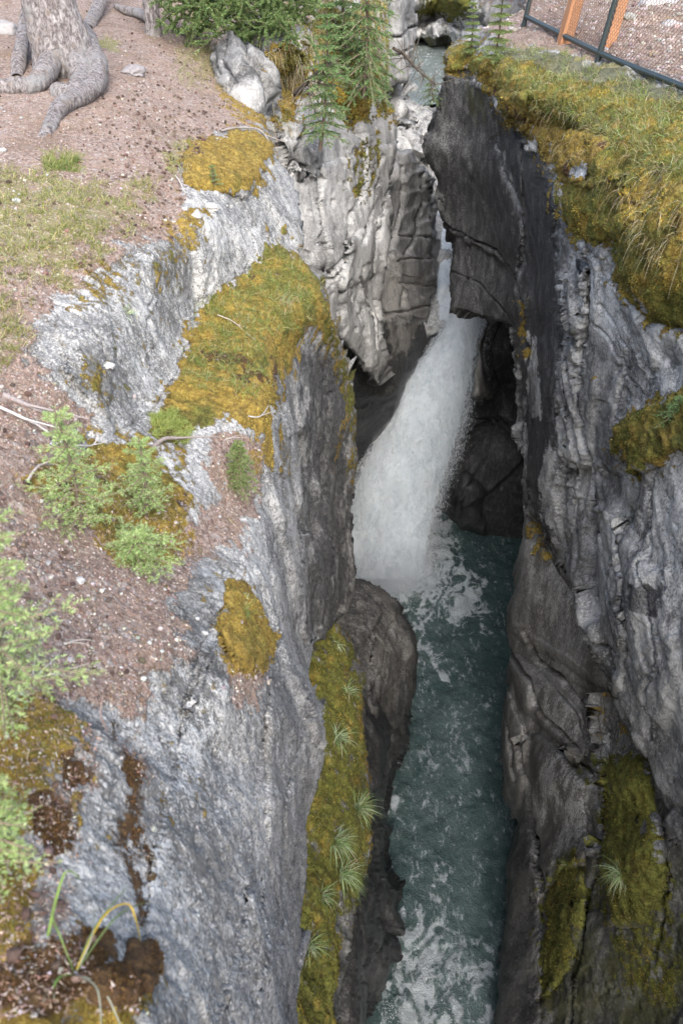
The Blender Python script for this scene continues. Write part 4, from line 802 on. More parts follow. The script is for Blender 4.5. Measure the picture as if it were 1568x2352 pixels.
# ------------------------------------------------------------------ the falls
def make_fall_mat():
    m, nt, bs = mat_new('falling_water'); b = NB(nt)
    co = b.coord(); a = b.attr('ma'); s = b.n('ShaderNodeSeparateColor'); b.link(a.outputs['Color'], s.inputs[0])
    st = b.mapping(co, (1, 1, .22))
    n1 = b.noise(st, 5.5, 6, .72, .15); n2 = b.noise(b.mapping(co, (1, 1, .55)), 24, 5, .75); 
    n3 = b.noise(co, 55, 3, .7)
    k = b.math('ADD', b.math('ADD', b.math('MULTIPLY', n1, .55), b.math('MULTIPLY', n2, .45)), b.math('MULTIPLY', n3, .15))
    c = b.ramp(k, [(.42, (.42, .50, .55)), (.51, (.72, .80, .84)), (.58, (.90, .955, .99)), (.72, (.92, .97, 1.0))])
    b.link(c, bs.inputs['Base Color']); bs.inputs['Roughness'].default_value = .55
    bs.inputs['Subsurface Weight'].default_value = 0.0
    al = b.ss(b.math('ADD', s.outputs[0], b.math('MULTIPLY', b.math('SUBTRACT', n2, .5), 2.2)), .3, .6)
    b.link(al, bs.inputs['Alpha'])
    b.link(b.bump(k, .8, .12), bs.inputs['Normal'])
    return m
M_fall = make_fall_mat()
def veil_mat():
    m, nt, bs = mat_new('fine_spray'); b = NB(nt)
    co = b.coord(); a = b.attr('ma'); s = b.n('ShaderNodeSeparateColor'); b.link(a.outputs['Color'], s.inputs[0])
    bs.inputs['Base Color'].default_value = (.90, .96, 1.0, 1); bs.inputs['Roughness'].default_value = .9
    n = b.noise(b.mapping(co, (1, 1, .4)), 4, 5, .7, .3)
    al = b.math('MULTIPLY', b.math('MULTIPLY', s.outputs[1], b.ss(n, .33, .68)), .5)
    b.link(al, bs.inputs['Alpha'])
    return m
M_veil = veil_mat()
def drops_mat():
    m, nt, bs = mat_new('spray'); b = NB(nt)
    bs.inputs['Base Color'].default_value = (.85, .89, .92, 1); bs.inputs['Roughness'].default_value = .35
    return m
M_drop = drops_mat()
def slivers(P, D, Ln, Wd):
    """three-sided slivers at P along D"""
    n = len(P)
    D = D / (np.linalg.norm(D, axis=1, keepdims=True) + 1e-9)
    r = rng.normal(size=(n, 3)); S = np.cross(D, r); S /= np.linalg.norm(S, axis=1, keepdims=True) + 1e-9
    T = np.cross(D, S)
    Ln = np.asarray(Ln).reshape(-1, 1) * np.ones((n, 1)); Wd = np.asarray(Wd).reshape(-1, 1) * np.ones((n, 1))
    V = np.stack([P + D * Ln * .5, P - D * Ln * .5 + S * Wd * .5, P - D * Ln * .3 - S * Wd * .25 + T * Wd * .43, P - D * Ln * .3 - S * Wd * .25 - T * Wd * .43], 1).reshape(-1, 3)
    i = np.arange(n)[:, None] * 4
    F = np.concatenate([i + np.array([[0, 1, 2]]), i + np.array([[0, 2, 3]]), i + np.array([[0, 3, 1]]), i + np.array([[1, 3, 2]])])
    return V, F
def fall(stations, name, nb_drop, bulge, spread, pool_part=True):
    st = np.array(stations, float)          # v, uL, uR, y
    n, m = 260, 90
    s = np.linspace(0, len(st) - 1, n)
    k = np.arange(len(st))
    # smooth interpolation
    def it(c):
        x = np.interp(s, k, st[:, c]); w = 15
        xp = np.pad(x, w, mode='edge'); xp[:w] = x[0] - (x[1:w + 1][::-1] - x[0]); xp[-w:] = x[-1] - (x[-w - 1:-1][::-1] - x[-1])
        return np.convolve(xp, np.ones(2 * w + 1) / (2 * w + 1), 'valid')
    v, uL, uR, y = it(0), it(1), it(2), it(3)
    w = np.linspace(-1, 1, m)
    U = (uL + uR)[:, None] / 2 + (uR - uL)[:, None] / 2 * w[None]
    V = v[:, None] + (st[:, 4].mean() if st.shape[1] > 4 else 0) * w[None] + 0 * U
    yy = y[:, None] - bulge * np.sqrt(np.clip(1 - w[None] ** 2, 0, 1)) + 0 * U
    P = ray(U, V, by_y(V, yy))
    N = grid_normals(P)
    q = P * np.array([2.4, 2.4, .9])
    env = np.clip(1.15 - np.abs(w[None]), .15, 1)
    P = P + N * ((.13 * fbm(q, 3, 3) + .06 * fbm(P * np.array([6, 6, 1.6]), 4, 7)) * env)[..., None]
    A = np.zeros(U.shape + (4,)); A[..., 0] = np.clip((1 - np.abs(w[None])) * 5.0, 0, 1.6); A[..., 3] = 1
    i = np.arange(n * m).reshape(n, m)
    F = np.stack([i[:-1, :-1].ravel(), i[:-1, 1:].ravel(), i[1:, 1:].ravel(), i[1:, :-1].ravel()], -1)
    o = np_mesh(name, P.reshape(-1, 3), F, M_fall, attrs={'ma': A.reshape(-1, 4)})
    tag(o, kind='structure')
    if bulge > .3:
        for ex, fw in ((1.16, .10), (1.30, .2)):
            U3 = (uL + uR)[:, None] / 2 + (uR - uL)[:, None] / 2 * w[None] * ex
            P3 = ray(U3, V, by_y(V, y[:, None] - (bulge + fw) * np.sqrt(np.clip(1 - w[None] ** 2, 0, 1)) + 0 * U3))
            P3 = P3 + N * (.1 * fbm(P3 * np.array([2, 2, 1]), 3, 31))[..., None]
            A3 = A.copy(); A3[..., 1] = sstep(0, .55, 1 - np.abs(w[None])) * (.35 + .65 * np.linspace(0, 1, n)[:, None])
            tag(np_mesh('spray', P3.reshape(-1, 3), F, M_veil, attrs={'ma': A3.reshape(-1, 4)}), 'thin veil of fine spray drifting round the waterfall', 'spray', kind='stuff')
    ii = rng.integers(2, n - 1, nb_drop); 
    ww = rng.uniform(-1, 1, nb_drop); tl = rng.random(nb_drop) < .4; ww[tl] = np.sign(ww[tl]) * (.93 + np.abs(rng.normal(0, .10, tl.sum())))
    jj = np.clip(((ww + 1) / 2 * (m - 1)), 0, m - 1).astype(int)
    B0 = P[ii, jj]; D = P[ii, jj] - P[ii - 2, jj]
    over = np.sign(ww) * np.clip(np.abs(ww) - 1, 0, 1) * .6
    clump = fbm(B0 * 3, 3, 2)
    B0 = B0 + np.stack([over * 1.6 + rng.normal(0, .03, nb_drop), -np.abs(rng.normal(0, spread, nb_drop)), rng.normal(0, .03, nb_drop)], -1)
    L_ = rng.uniform(.015, .06, nb_drop); W_ = rng.uniform(.002, .008, nb_drop)
    V_, F_ = slivers(B0, D, L_, W_)
    return o, V_, F_
ST = [(690, 1040, 1116, 15.1), (718, 1034, 1111, 14.95), (775, 1000, 1104, 14.8), (840, 950, 1093, 14.6), (915, 902, 1078, 14.4), (985, 866, 1062, 14.25), (1055, 832, 1042, 14.1), (1125, 800, 1018, 13.95), (1205, 785, 996, 13.8), (1290, 775, 985, 13.6), (1330, 765, 985, 13.5)]
o1, dv1, df1 = fall(ST, 'waterfall', 30000, .45, .06)
ST2 = [(470, 1003, 1020, 17.6), (520, 1008, 1042, 16.9), (560, 1012, 1040, 16.4), (610, 1008, 1036, 15.9), (660, 1003, 1040, 15.4), (712, 1004, 1050, 15.1), (735, 1006, 1062, 14.95)]
o2, dv2, df2 = fall(ST2, 'waterfall', 2500, .12, .04)
# spray thrown up at the foot
n = 9000
ang = rng.uniform(0, 2 * np.pi, n); rr = np.abs(rng.normal(0, .55, n))
sx = np.stack([1.05 + rr * np.cos(ang) * 1.0, 13.3 + rr * np.sin(ang) * .7, -11.95 + np.abs(rng.normal(0, .25, n)) * np.exp(-rr)], -1)
sv, sf = slivers(sx, rng.normal(size=(n, 3)), rng.uniform(.01, .035, n), rng.uniform(.008, .02, n))
# splashes on the lower rapids
m_ = 6000
xy = np.stack([rng.uniform(.45, 2.3, m_), rng.uniform(2.2, 5.2, m_)], -1)
cl = fbm(np.stack([xy[:, 0] * 3, xy[:, 1] * 1.6, xy[:, 0] * 0], -1), 3, 12)
xy = xy[cl > .08]
rp = np.stack([xy[:, 0], xy[:, 1], pool_z(xy[:, 0], xy[:, 1]) + .03 + np.abs(rng.normal(0, .04, len(xy)))], -1)
rv, rf = slivers(rp, rng.normal(size=(len(rp), 3)), rng.uniform(.01, .03, len(rp)), rng.uniform(.006, .014, len(rp)))
V_all, F_all, off = [], [], 0
for vv, ff in ((dv1, df1), (dv2, df2), (sv, sf), (rv, rf)):
    V_all.append(vv); F_all.append(ff + off); off += len(vv)
tag(np_mesh('spray', np.concatenate(V_all), np.concatenate(F_all), M_drop, smooth=False), 'white spray and droplets flying off the waterfall', 'spray', kind='stuff')

# soft mist at the foot of the falls
def mist():
    m = bpy.data.materials.new('mist'); m.use_nodes = True; nt = m.node_tree; nt.nodes.clear(); b = NB(nt)
    out = b.n('ShaderNodeOutputMaterial'); pv = b.n('ShaderNodeVolumePrincipled')
    pv.inputs['Color'].default_value = (.95, .97, 1, 1); pv.inputs['Anisotropy'].default_value = 0
    tc = b.n('ShaderNodeTexCoord').outputs['Object']
    ln = b.n('ShaderNodeVectorMath', operation='LENGTH'); b.link(tc, ln.inputs[0])
    d = b.ss(b.math('SUBTRACT', 1, ln.outputs['Value']), 0, .75)
    d = b.math('MULTIPLY', d, b.math('ADD', .35, b.noise(tc, 2.2, 3, .6)))
    b.link(b.math('MULTIPLY', d, 1.5), pv.inputs['Density'])
    b.link(pv.outputs[0], out.inputs['Volume'])
    import bmesh
    bm = bmesh.new(); bmesh.ops.create_icosphere(bm, subdivisions=3, radius=1.0)
    me = bpy.data.meshes.new('mist'); bm.to_mesh(me); bm.free(); me.materials.append(m)
    o = bpy.data.objects.new('mist', me); col.objects.link(o)
    o.location = (.95, 13.0, -11.6); o.scale = (1.25, .9, .95)
    tag(o, 'soft white mist hanging over the foot of the waterfall', 'mist', kind='stuff')
mist()

# ------------------------------------------------------------------ growth: shared makers
def tint_mat(name, rough=.7, trans=.0, spec=.3):
    m, nt, bs = mat_new(name); b = NB(nt)
    a = b.attr('tint'); co = b.coord()
    c = b.mix(.35, a.outputs['Color'], b.mix(b.noise(co, 60, 3, .7), (.25, .25, .25), (1, 1, 1)), 'MULTIPLY')
    b.link(c, bs.inputs['Base Color']); bs.inputs['Roughness'].default_value = rough; bs.inputs['Specular IOR Level'].default_value = spec
    if trans:
        t = b.n('ShaderNodeBsdfTranslucent'); b.link(c, t.inputs[0]); mx = b.n('ShaderNodeMixShader'); mx.inputs[0].default_value = trans
        b.link(bs.outputs[0], mx.inputs[1]); b.link(t.outputs[0], mx.inputs[2]); b.link(mx.outputs[0], nt.nodes['Material Output'].inputs[0])
    return m
M_leaf = tint_mat('leaf', .6, .3)
M_grit = tint_mat('grit', .9)
def norm(a): return a / (np.linalg.norm(a, axis=-1, keepdims=True) + 1e-12)
def palette(n, cols, jit=.2):
    c = np.array(cols)[rng.integers(0, len(cols), n)] * (1 + rng.normal(0, jit, (n, 1)))
    return np.clip(c * (1 + rng.normal(0, .06, (n, 3))), 0, 1)
def tint4(c, k): return np.concatenate([np.repeat(c, k, 0), np.ones((len(c) * k, 1))], 1)

def blades(P, D, Ln, Wd, bend, cols, segs=4, gx=None):
    """curved grass blades; D start direction, drooping under their weight"""
    n = len(P); Ln = np.broadcast_to(Ln, (n,)); Wd = np.broadcast_to(Wd, (n,)); bend = np.broadcast_to(bend, (n,))
    D = norm(D); S = norm(np.cross(D, rng.normal(size=(n, 3))))
    pts = []; p = P.copy(); d = D.copy()
    for k in range(segs + 1):
        w = Wd * (1 - (k / segs) ** 1.6) * .5 + .0003
        pts += [p + S * w[:, None], p - S * w[:, None]]
        d = norm(d + np.array([0, 0, -1.0]) * (bend / segs * 1.6)[:, None])
        p = p + d * (Ln / segs)[:, None]
    V = np.stack(pts, 1).reshape(-1, 3)
    i = np.arange(n)[:, None] * (2 * segs + 2)
    F = np.concatenate([i + np.array([[2 * k, 2 * k + 1, 2 * k + 3, 2 * k + 2]]) for k in range(segs)])
    return V, F, tint4(cols, 2 * segs + 2)
def tris(P, D, Ln, Wd, cols):
    n = len(P); D = norm(D); S = norm(np.cross(D, rng.normal(size=(n, 3))))
    Ln = np.broadcast_to(Ln, (n,))[:, None]; Wd = np.broadcast_to(Wd, (n,))[:, None]
    V = np.stack([P + S * Wd / 2, P - S * Wd / 2, P + D * Ln], 1).reshape(-1, 3)
    return V, np.arange(n * 3).reshape(n, 3), tint4(cols, 3)
def join(parts):
    V, F, A, off = [], [], [], 0
    for v, f, a in parts:
        V.append(v); A.append(a)
        F += [x + off for x in (f if isinstance(f, list) else [f])]; off += len(v)
    return np.concatenate(V), F, np.concatenate(A)
def emit(name, parts, mat, parent=None, smooth=False):
    V, F, A = join(parts)
    return np_mesh(name, V, F, mat, parent, smooth, {'tint': A})
def tube(pts, rad, col_, sides=7, knob=0.0, seed=0):
    """tapering round stem along points"""
    pts = np.asarray(pts, float); rad = np.asarray(rad, float) * np.ones(len(pts))
    d = norm(np.gradient(pts, axis=0)); up = np.array([.3, .2, 1.0]) if abs(d[0][2]) < .9 else np.array([1.0, .2, .1])
    s = norm(np.cross(d, up)); t = np.cross(d, s)
    a = np.arange(sides) / sides * 2 * np.pi
    V = pts[:, None] + rad[:, None, None] * (np.cos(a)[None, :, None] * s[:, None] + np.sin(a)[None, :, None] * t[:, None])
    if knob: V = V + norm(V - pts[:, None]) * (fbm(V * (1.0 / max(rad.mean(), .004)) * .9, 3, seed) * rad[:, None] * knob)[..., None]
    n = len(pts); i = np.arange(n * sides).reshape(n, sides); j = np.roll(i, -1, 1)
    F = np.stack([i[:-1].ravel(), j[:-1].ravel(), j[1:].ravel(), i[1:].ravel()], -1)
    c = np.tile(np.append(np.array(col_), 1.0), (n * sides, 1)); c[:, :3] *= 1 + .12 * rng.normal(size=(n * sides, 1))
    return V.reshape(-1, 3), F, np.clip(c, 0, 1)
def smooth_path(pts, n=24, wig=0.0, seed=0):
    pts = np.asarray(pts, float); s = np.linspace(0, len(pts) - 1, n); k = np.arange(len(pts))
    out = []
    for a in range(3):
        c = pts[:, a]
        i = np.clip(s.astype(int), 0, len(pts) - 2); f = s - i
        p0 = c[np.maximum(i - 1, 0)]; p1 = c[i]; p2 = c[i + 1]; p3 = c[np.minimum(i + 2, len(pts) - 1)]
        out.append(.5 * (2 * p1 + (p2 - p0) * f + (2 * p0 - 5 * p1 + 4 * p2 - p3) * f ** 2 + (3 * p1 - p0 - 3 * p2 + p3) * f ** 3))
    o = np.stack(out, -1)
    if wig: o = o + wig * np.stack([fbm(o * 6 + 3 * a, 3, seed + a) for a in range(3)], -1)
    return o

# pick points on a layer: mask is a function of (A, B, U, V)
def scatter(Ly, n, mask, minface=0.0, dens_pow=2.0):
    H, Wd_ = Ly.P.shape[:2]
    U = Ly.U0 + np.arange(Wd_)[None] * Ly.pitch + np.zeros((H, 1)); V = Ly.V0 + np.arange(H)[:, None] * Ly.pitch + np.zeros((1, Wd_))
    t = proj(Ly.P)[2]
    w = mask(Ly.A, Ly.B, U, V) * Ly.keep * ((U > -60) & (U < 1630) & (V > -60) & (V < 2420))
    w = w * np.clip(t, .5, 30) ** (2 - dens_pow)
    w = w.ravel(); w = w / w.sum()
    ii = rng.choice(len(w), n, p=w)
    P = Ly.P.reshape(-1, 3)[ii]; N = Ly.N.reshape(-1, 3)[ii]
    jit = rng.uniform(-.5, .5, (n, 3)) * (t.ravel()[ii] * Ly.pitch / FPX)[:, None] * 1.5
    return P + jit, N, Ly.A.reshape(-1, 4)[ii], t.ravel()[ii], ii
def moss_for(Ly, n, label, seed=0, ln=(.006, .016), thr=.45):
    P, N, A, t, _ = scatter(Ly, n, lambda A, B, U, V: (A[..., 0] > thr) * (A[..., 0] + .1), dens_pow=2.0)
    k = fbm(P * 9, 3, 71 + seed)
    keep = (fbm(P * 4.5, 4, 90 + seed, .65) > -.22); P, N, A, t, k = P[keep], N[keep], A[keep], t[keep], k[keep]
    n = len(P)
    h = np.clip(A[:, 1] + 1.5 * fbm(P * 3.5, 3, 33), 0, 1)[:, None]
    o = palette(n, [(.48, .34, .06), (.38, .235, .035), (.56, .44, .10), (.22, .13, .03), (.40, .35, .08)])
    g = palette(n, [(.15, .155, .028), (.22, .215, .045), (.09, .10, .02), (.30, .28, .08), (.22, .16, .035)])
    c = o * (1 - sstep(.25, .75, h)) + g * sstep(.25, .75, h)
    bb = sstep(.2, .6, -A[:, 1:2]); c = c * (1 - bb) + bb * palette(n, [(.10, .055, .02), (.16, .09, .03), (.06, .03, .012), (.24, .13, .04)])
    dk_ = sstep(.05, .35, fbm(P * 2.6, 4, 57 + seed))[:, None]
    c = c * (1 - .6 * dk_) + np.array([.09, .055, .022]) * .6 * dk_
    c *= (1 + .9 * k[:, None])
    D = N * .8 + np.array([0, 0, .4]) + rng.normal(0, .5, (n, 3))
    s = rng.uniform(ln[0], ln[1], n) * (.6 + .08 * t)
    v = tris(P - N * .002, D, s, s * .35, np.clip(c, 0, 1))
    return tag(emit('moss', [v], M_leaf), label, 'moss', kind='stuff')
moss_for(L, 120000, 'orange and green moss spread over the left bank and its ledge', 1, (.006, .013))
moss_for(R, 110000, 'yellow green moss draped over the rim of the right wall', 2, (.008, .018))
moss_for(D, 40000, 'green moss darkened for shade on the narrow ledge below the left wall', 3, (.008, .018))
moss_for(W, 30000, 'deep green moss clinging to the lower right wall', 4, (.008, .018))
moss_for(E, 30000, 'rusty moss hanging on the cliff under the saplings', 5, (.012, .03))

# litter on the left bank
def litter(Ly, n1, n2, n3, n4, label, mask):
    parts = []
    P, N, A, t, _ = scatter(Ly, n1, mask, dens_pow=1.0)
    D = rng.normal(size=(n1, 3)); D -= N * (D * N).sum(1, keepdims=True); D = norm(D) + N * rng.uniform(-.1, .3, (n1, 1))
    parts.append(tris(P + N * .002, D, rng.uniform(.008, .022, n1), rng.uniform(.0012, .0028, n1), palette(n1, [(.36, .21, .14), (.25, .14, .09), (.48, .34, .26), (.17, .10, .07), (.55, .46, .38)])))
    # flat chips of bark
    P, N, A, t, _ = scatter(Ly, n2, mask, dens_pow=1.2)
    D = rng.normal(size=(n2, 3)); D -= N * (D * N).sum(1, keepdims=True)
    parts.append(tris(P + N * .003, norm(D) + N * .25, rng.uniform(.004, .013, n2), rng.uniform(.003, .009, n2), palette(n2, [(.31, .21, .165), (.17, .11, .085), (.42, .33, .28), (.48, .42, .38)])))
    o = tag(emit('needle_litter', parts, M_grit), label, 'needle litter', kind='stuff')
def lumps(P, R_, cols, squash=.7, sub=1):
    import bmesh
    bm = bmesh.new(); bmesh.ops.create_icosphere(bm, subdivisions=sub, radius=1.0)
    v0 = np.array([v.co[:] for v in bm.verts]); f0 = np.array([[v.index for v in f.verts] for f in bm.faces]); bm.free()
    n = len(P); k = len(v0)
    sc_ = rng.uniform(.6, 1.3, (n, 1, 3)) * np.array([1, 1, squash]); a = rng.uniform(0, 6.28, n); ca, sa = np.cos(a), np.sin(a)
    V = v0[None] * (1 + rng.uniform(-.22, .22, (n, k, 1))) * sc_ * np.asarray(R_).reshape(-1, 1, 1)
    X = V[..., 0] * ca[:, None] - V[..., 1] * sa[:, None]; Y = V[..., 0] * sa[:, None] + V[..., 1] * ca[:, None]
    V = np.stack([X, Y, V[..., 2]], -1) + P[:, None]
    F = (f0[None] + np.arange(n)[:, None, None] * k).reshape(-1, 3)
    return V.reshape(-1, 3), F, tint4(cols, k)
soilmask = lambda A, B, U, V: (A[..., 2] > .35) * A[..., 2]
litter(L, 60000, 30000, 0, 0, 'brown needles and bark chips strewn over the left bank', soilmask)
P, N, A, t, _ = scatter(L, 6500, lambda A, B, U, V: np.clip(A[..., 2] - .1, .012, 1) * np.clip(1.2 - A[..., 0], .1, 1) * (U < 640), dens_pow=.8)
tag(emit('gravel', [lumps(P, rng.gamma(2.0, .0018, len(P)) + .0015, palette(len(P), [(.40, .37, .34), (.46, .43, .40), (.30, .27, .25), (.36, .30, .26), (.30, .24, .20)]))], M_grit), 'pale pebbles and grit scattered over the left bank', 'gravel', kind='stuff')
P, N, A, t, _ = scatter(L, 420, lambda A, B, U, V: (A[..., 2] > .5) * np.exp(-((U - 420) / 160) ** 2 - ((V - 330) / 170) ** 2), dens_pow=2)
P2, N2, _, _, _ = scatter(L, 260, soilmask, dens_pow=1.5); P = np.concatenate([P, P2])
tag(emit('cone_litter', [lumps(P + np.array([0, 0, .006]), rng.uniform(.007, .016, len(P)), palette(len(P), [(.10, .065, .05), (.16, .11, .085), (.075, .05, .04)]), .8)], M_grit), 'small dark fallen cones lying thickly on the reddish soil', 'fallen cones', kind='stuff')
P, N, A, t, _ = scatter(R, 2600, lambda A, B, U, V: (A[..., 2] > .4) * (A[..., 0] < .25) * (V < 215), dens_pow=2)
tag(emit('gravel', [lumps(P, rng.gamma(2.0, .006, len(P)) + .004, palette(len(P), [(.36, .31, .28), (.42, .38, .36), (.22, .17, .15), (.30, .23, .20)]))], M_grit), 'pinkish gravel on the ground behind the wire fence', 'gravel', kind='stuff')

# grass as ground cover
GR = [(.22, .25, .05), (.30, .31, .09), (.16, .20, .04), (.40, .37, .17), (.46, .40, .22)]
GG = [(.14, .23, .05), (.20, .30, .08), (.26, .32, .10), (.10, .16, .04), (.30, .30, .12)]
DRY = [(.50, .42, .26), (.42, .34, .20), (.58, .50, .34), (.34, .28, .14)]
def grass_on(Ly, n, mask, ln, wd, bend, cols, label, lean=(0, 0, 0), dp=2.0, spread=.5):
    P, N, A, t, _ = scatter(Ly, n, mask, dens_pow=dp)
    D = np.array([0, 0, 1.0]) + N * .3 + rng.normal(0, spread, (n, 3)) + np.array(lean)
    L_ = rng.uniform(ln[0], ln[1], n); 
    return tag(emit('grass', [blades(P, D, L_, rng.uniform(wd[0], wd[1], n), bend * rng.uniform(.5, 1.4, n), palette(n, cols))], M_leaf), label, 'grass', kind='stuff')
def blob(pts, fe=25):
    return lambda A, B, U, V: np.clip(sdist(U[::1], V, pts)[0] / fe + .5, 0, 1) * (fbm(np.stack([U / 22, V / 14, U * 0], -1), 2, 5) > -.1)
greenm = lambda A, B, U, V: (B[..., 3] > .3) * (A[..., 2] > .3) * (fbm(np.stack([U / 26, V / 14, U * 0], -1), 3, 15) > -.05)
grass_on(L, 9000, greenm, (.02, .06), (.0015, .0035), .8, GR, 'thin yellow green grass in patches on the left bank', dp=1.5)
grass_on(L, 1500, blob(P4(105,360, 185,360, 185,385, 105,385), 8), (.03, .06), (.002, .004), .9, GG + GR, 'bright green grass patch by the pine roots')
grass_on(L, 2600, blob(P4(340,960, 400,950, 440,990, 430,1020, 350,1010), 12), (.02, .05), (.001, .0025), .7, [(.34, .40, .10), (.42, .46, .16), (.26, .33, .08)], 'fresh green grass at the inner end of the mossy ledge')
grass_on(L, 5200, blob(P4(455,700, 560,640, 640,570, 740,660, 700,740, 620,780, 600,930, 450,900, 420,850), 20), (.02, .07), (.001, .003), .8, GR + GG, 'thin green grass growing through the orange ledge moss', dp=2)
grass_on(R, 9000, blob(P4(1150,110, 1250,110, 1400,160, 1600,230, 1640,420, 1500,400, 1350,300, 1200,225, 1150,180), 25), (.04, .12), (.0015, .004), 1.0, GG + GR + DRY[:2] + [(.34, .42, .22)], 'long green grass along the top of the right bank', lean=(-.2, -.2, 0))
grass_on(R, 700, blob(P4(1180,230, 1300,250, 1420,300, 1600,380, 1640,600, 1500,600, 1380,400, 1250,320), 25), (.08, .26), (.0012, .0024), 2.0, DRY, 'dry straw coloured grass hanging over the right bank', lean=(-.6, -.5, 0))
grass_on(E, 1300, blob(P4(620,60, 720,60, 760,160, 700,300, 640,290, 620,180), 20), (.08, .28), (.003, .006), 2.4, DRY + [(.30, .30, .10)], 'dry grass hanging down the rusty cleft of the cliff', lean=(.1, -.5, 0))
grass_on(E, 2600, blob(P4(700,-20, 880,-20, 885,200, 820,220, 720,120), 20), (.08, .25), (.004, .008), 2, GG + DRY, 'tangled grass and weeds under the cliff spruces', lean=(.1, -.4, 0))
grass_on(L, 1500, blob(P4(400,0, 500,20, 500,150, 520,210, 470,200, 430,110), 20), (.08, .2), (.002, .004), 1.6, DRY + GR, 'pale dry grass at the edge under the juniper', lean=(.4, -.2, 0))

def tuft(Ly, u, v, n, ln, wd, label, cols=GG, lean=(0, 0, 0), spread=.55, bend=1.4, group='green grass tufts on the rock ledges', rad=.02):
    p, nn = at(Ly, u, v)
    root = empty('grass_tuft', tuple(p)); tag(root, label, 'grass tuft', group)
    P = rng.normal(0, rad, (n, 3)) * np.array([1, 1, .2])
    D = np.array([0, 0, 1.0]) + nn * .5 + rng.normal(0, spread, (n, 3)) + np.array(lean)
    emit('blades', [blades(P, D, rng.uniform(ln * .45, ln, n), rng.uniform(wd * .6, wd, n), bend * rng.uniform(.5, 1.4, n), palette(n, cols), 6)], M_leaf, root)
    k = max(8, n // 6)
    emit('dry_blades', [blades(P[:k], D[:k] + rng.normal(0, .4, (k, 3)), rng.uniform(ln * .4, ln * .9, k), wd * .8, bend * 1.5, palette(k, DRY), 6)], M_leaf, root)
    return root
GB = [(.32, .44, .20), (.44, .54, .30), (.26, .36, .13), (.18, .27, .08), (.56, .60, .40)]
tuft(D, 790, 1590, 78, 0.250, 0.0069, 'grass tuft uppermost on the mossy ledge, beside the brown boulder', GB)
tuft(D, 768, 1700, 104, 0.275, 0.0080, 'pale spiky grass tuft on the mossy ledge below the boulder', GB)
tuft(D, 815, 1860, 169, 0.325, 0.0069, 'bushy grass tuft at the outer edge of the mossy ledge', GB)
tuft(D, 768, 1935, 195, 0.325, 0.0069, 'largest, densest grass tuft in the middle of the mossy ledge', GB)
tuft(D, 780, 2010, 143, 0.325, 0.0069, 'drooping grass tuft just below the densest one on the ledge', GB, lean=(.3, -.3, 0))
tuft(D, 715, 2170, 91, 0.275, 0.0057, 'thin grass tuft low on the ledge against the near wall', GB)
tuft(D, 735, 2060, 65, 0.250, 0.0057, 'grass tuft with long blades trailing over dark moss', GB)
tuft(D, 765, 1485, 31, 0.200, 0.0057, 'few long blades at the very top of the mossy ledge', GB)
tuft(W, 1428, 2005, 170, .27, .005, 'lone grass tuft on green moss of the lower right wall', GB, spread=.7, bend=1.8)
tuft(W, 1300, 1985, 14, .12, .004, 'tiny blades sprouting above the dark moss pad', GB)
tuft(L, 550, 1410, 50, .07, .002, 'grass sprouting from the orange moss cushion', GG)
tuft(L, 290, 720, 26, .10, .003, 'small pale tuft on the bare rock shoulder', GB)
tuft(L, 650, 700, 60, .13, .0025, 'straw pale tuft at the outer rim of the upper ledge', GB + DRY)
tuft(L, 560, 1370, 14, .08, .002, 'fine blades above the orange moss cushion', GB)
# near tuft with one yellow blade
root = empty('grass_tuft', tuple(at(L, 165, 2250)[0])); tag(root, 'near grass clump with a folded yellow blade, lower left corner', 'grass tuft', 'green grass tufts on the rock ledges')
def fold(pp, w, c):
    q = smooth_path([at(L, u, v, h)[0] - np.array(root.location) for u, v, h in pp], 14)
    n = len(q); S = norm(np.cross(np.gradient(q, axis=0), np.array([.2, .3, 1.0])))
    ww = (w * np.sin(np.linspace(.5, np.pi * .985, n)) ** .7)[:, None]
    V = np.concatenate([q + S * ww / 2, q - S * ww / 2]); i = np.arange(n - 1)
    return V, np.stack([i, i + 1, i + 1 + n, i + n], -1), np.tile(np.array(c + (1,)), (2 * n, 1))
emit('blades', [fold([(165, 2250, .0), (130, 2190, .06), (100, 2110, .09), (130, 2140, .11)], .006, (.20, .30, .06)), fold([(165, 2250, 0), (120, 2300, .05), (95, 2352, .06)], .006, (.22, .34, .08)),
    fold([(165, 2250, 0), (200, 2180, .05), (245, 2090, .07)], .004, (.24, .34, .12)), fold([(165, 2250, 0), (230, 2160, .06), (280, 2110, .08)], .004, (.22, .30, .10)), fold([(165, 2250, 0), (105, 2220, .05), (92, 2170, .06), (95, 2130, .07)], .004, (.20, .28, .08)),
    fold([(165, 2250, 0), (150, 2200, .05), (170, 2130, .05)], .003, (.34, .36, .26)), fold([(165, 2250, 0), (190, 2320, .04), (180, 2400, .04)], .004, (.36, .36, .26)), fold([(165, 2250, 0), (210, 2300, .03), (240, 2390, .04)], .004, (.40, .40, .30))], M_leaf, root)
emit('yellow_blade', [fold([(165, 2250, .01), (190, 2180, .07), (225, 2165, .09), (245, 2200, .08), (268, 2245, .07)], .005, (.60, .40, .05))], M_leaf, root)

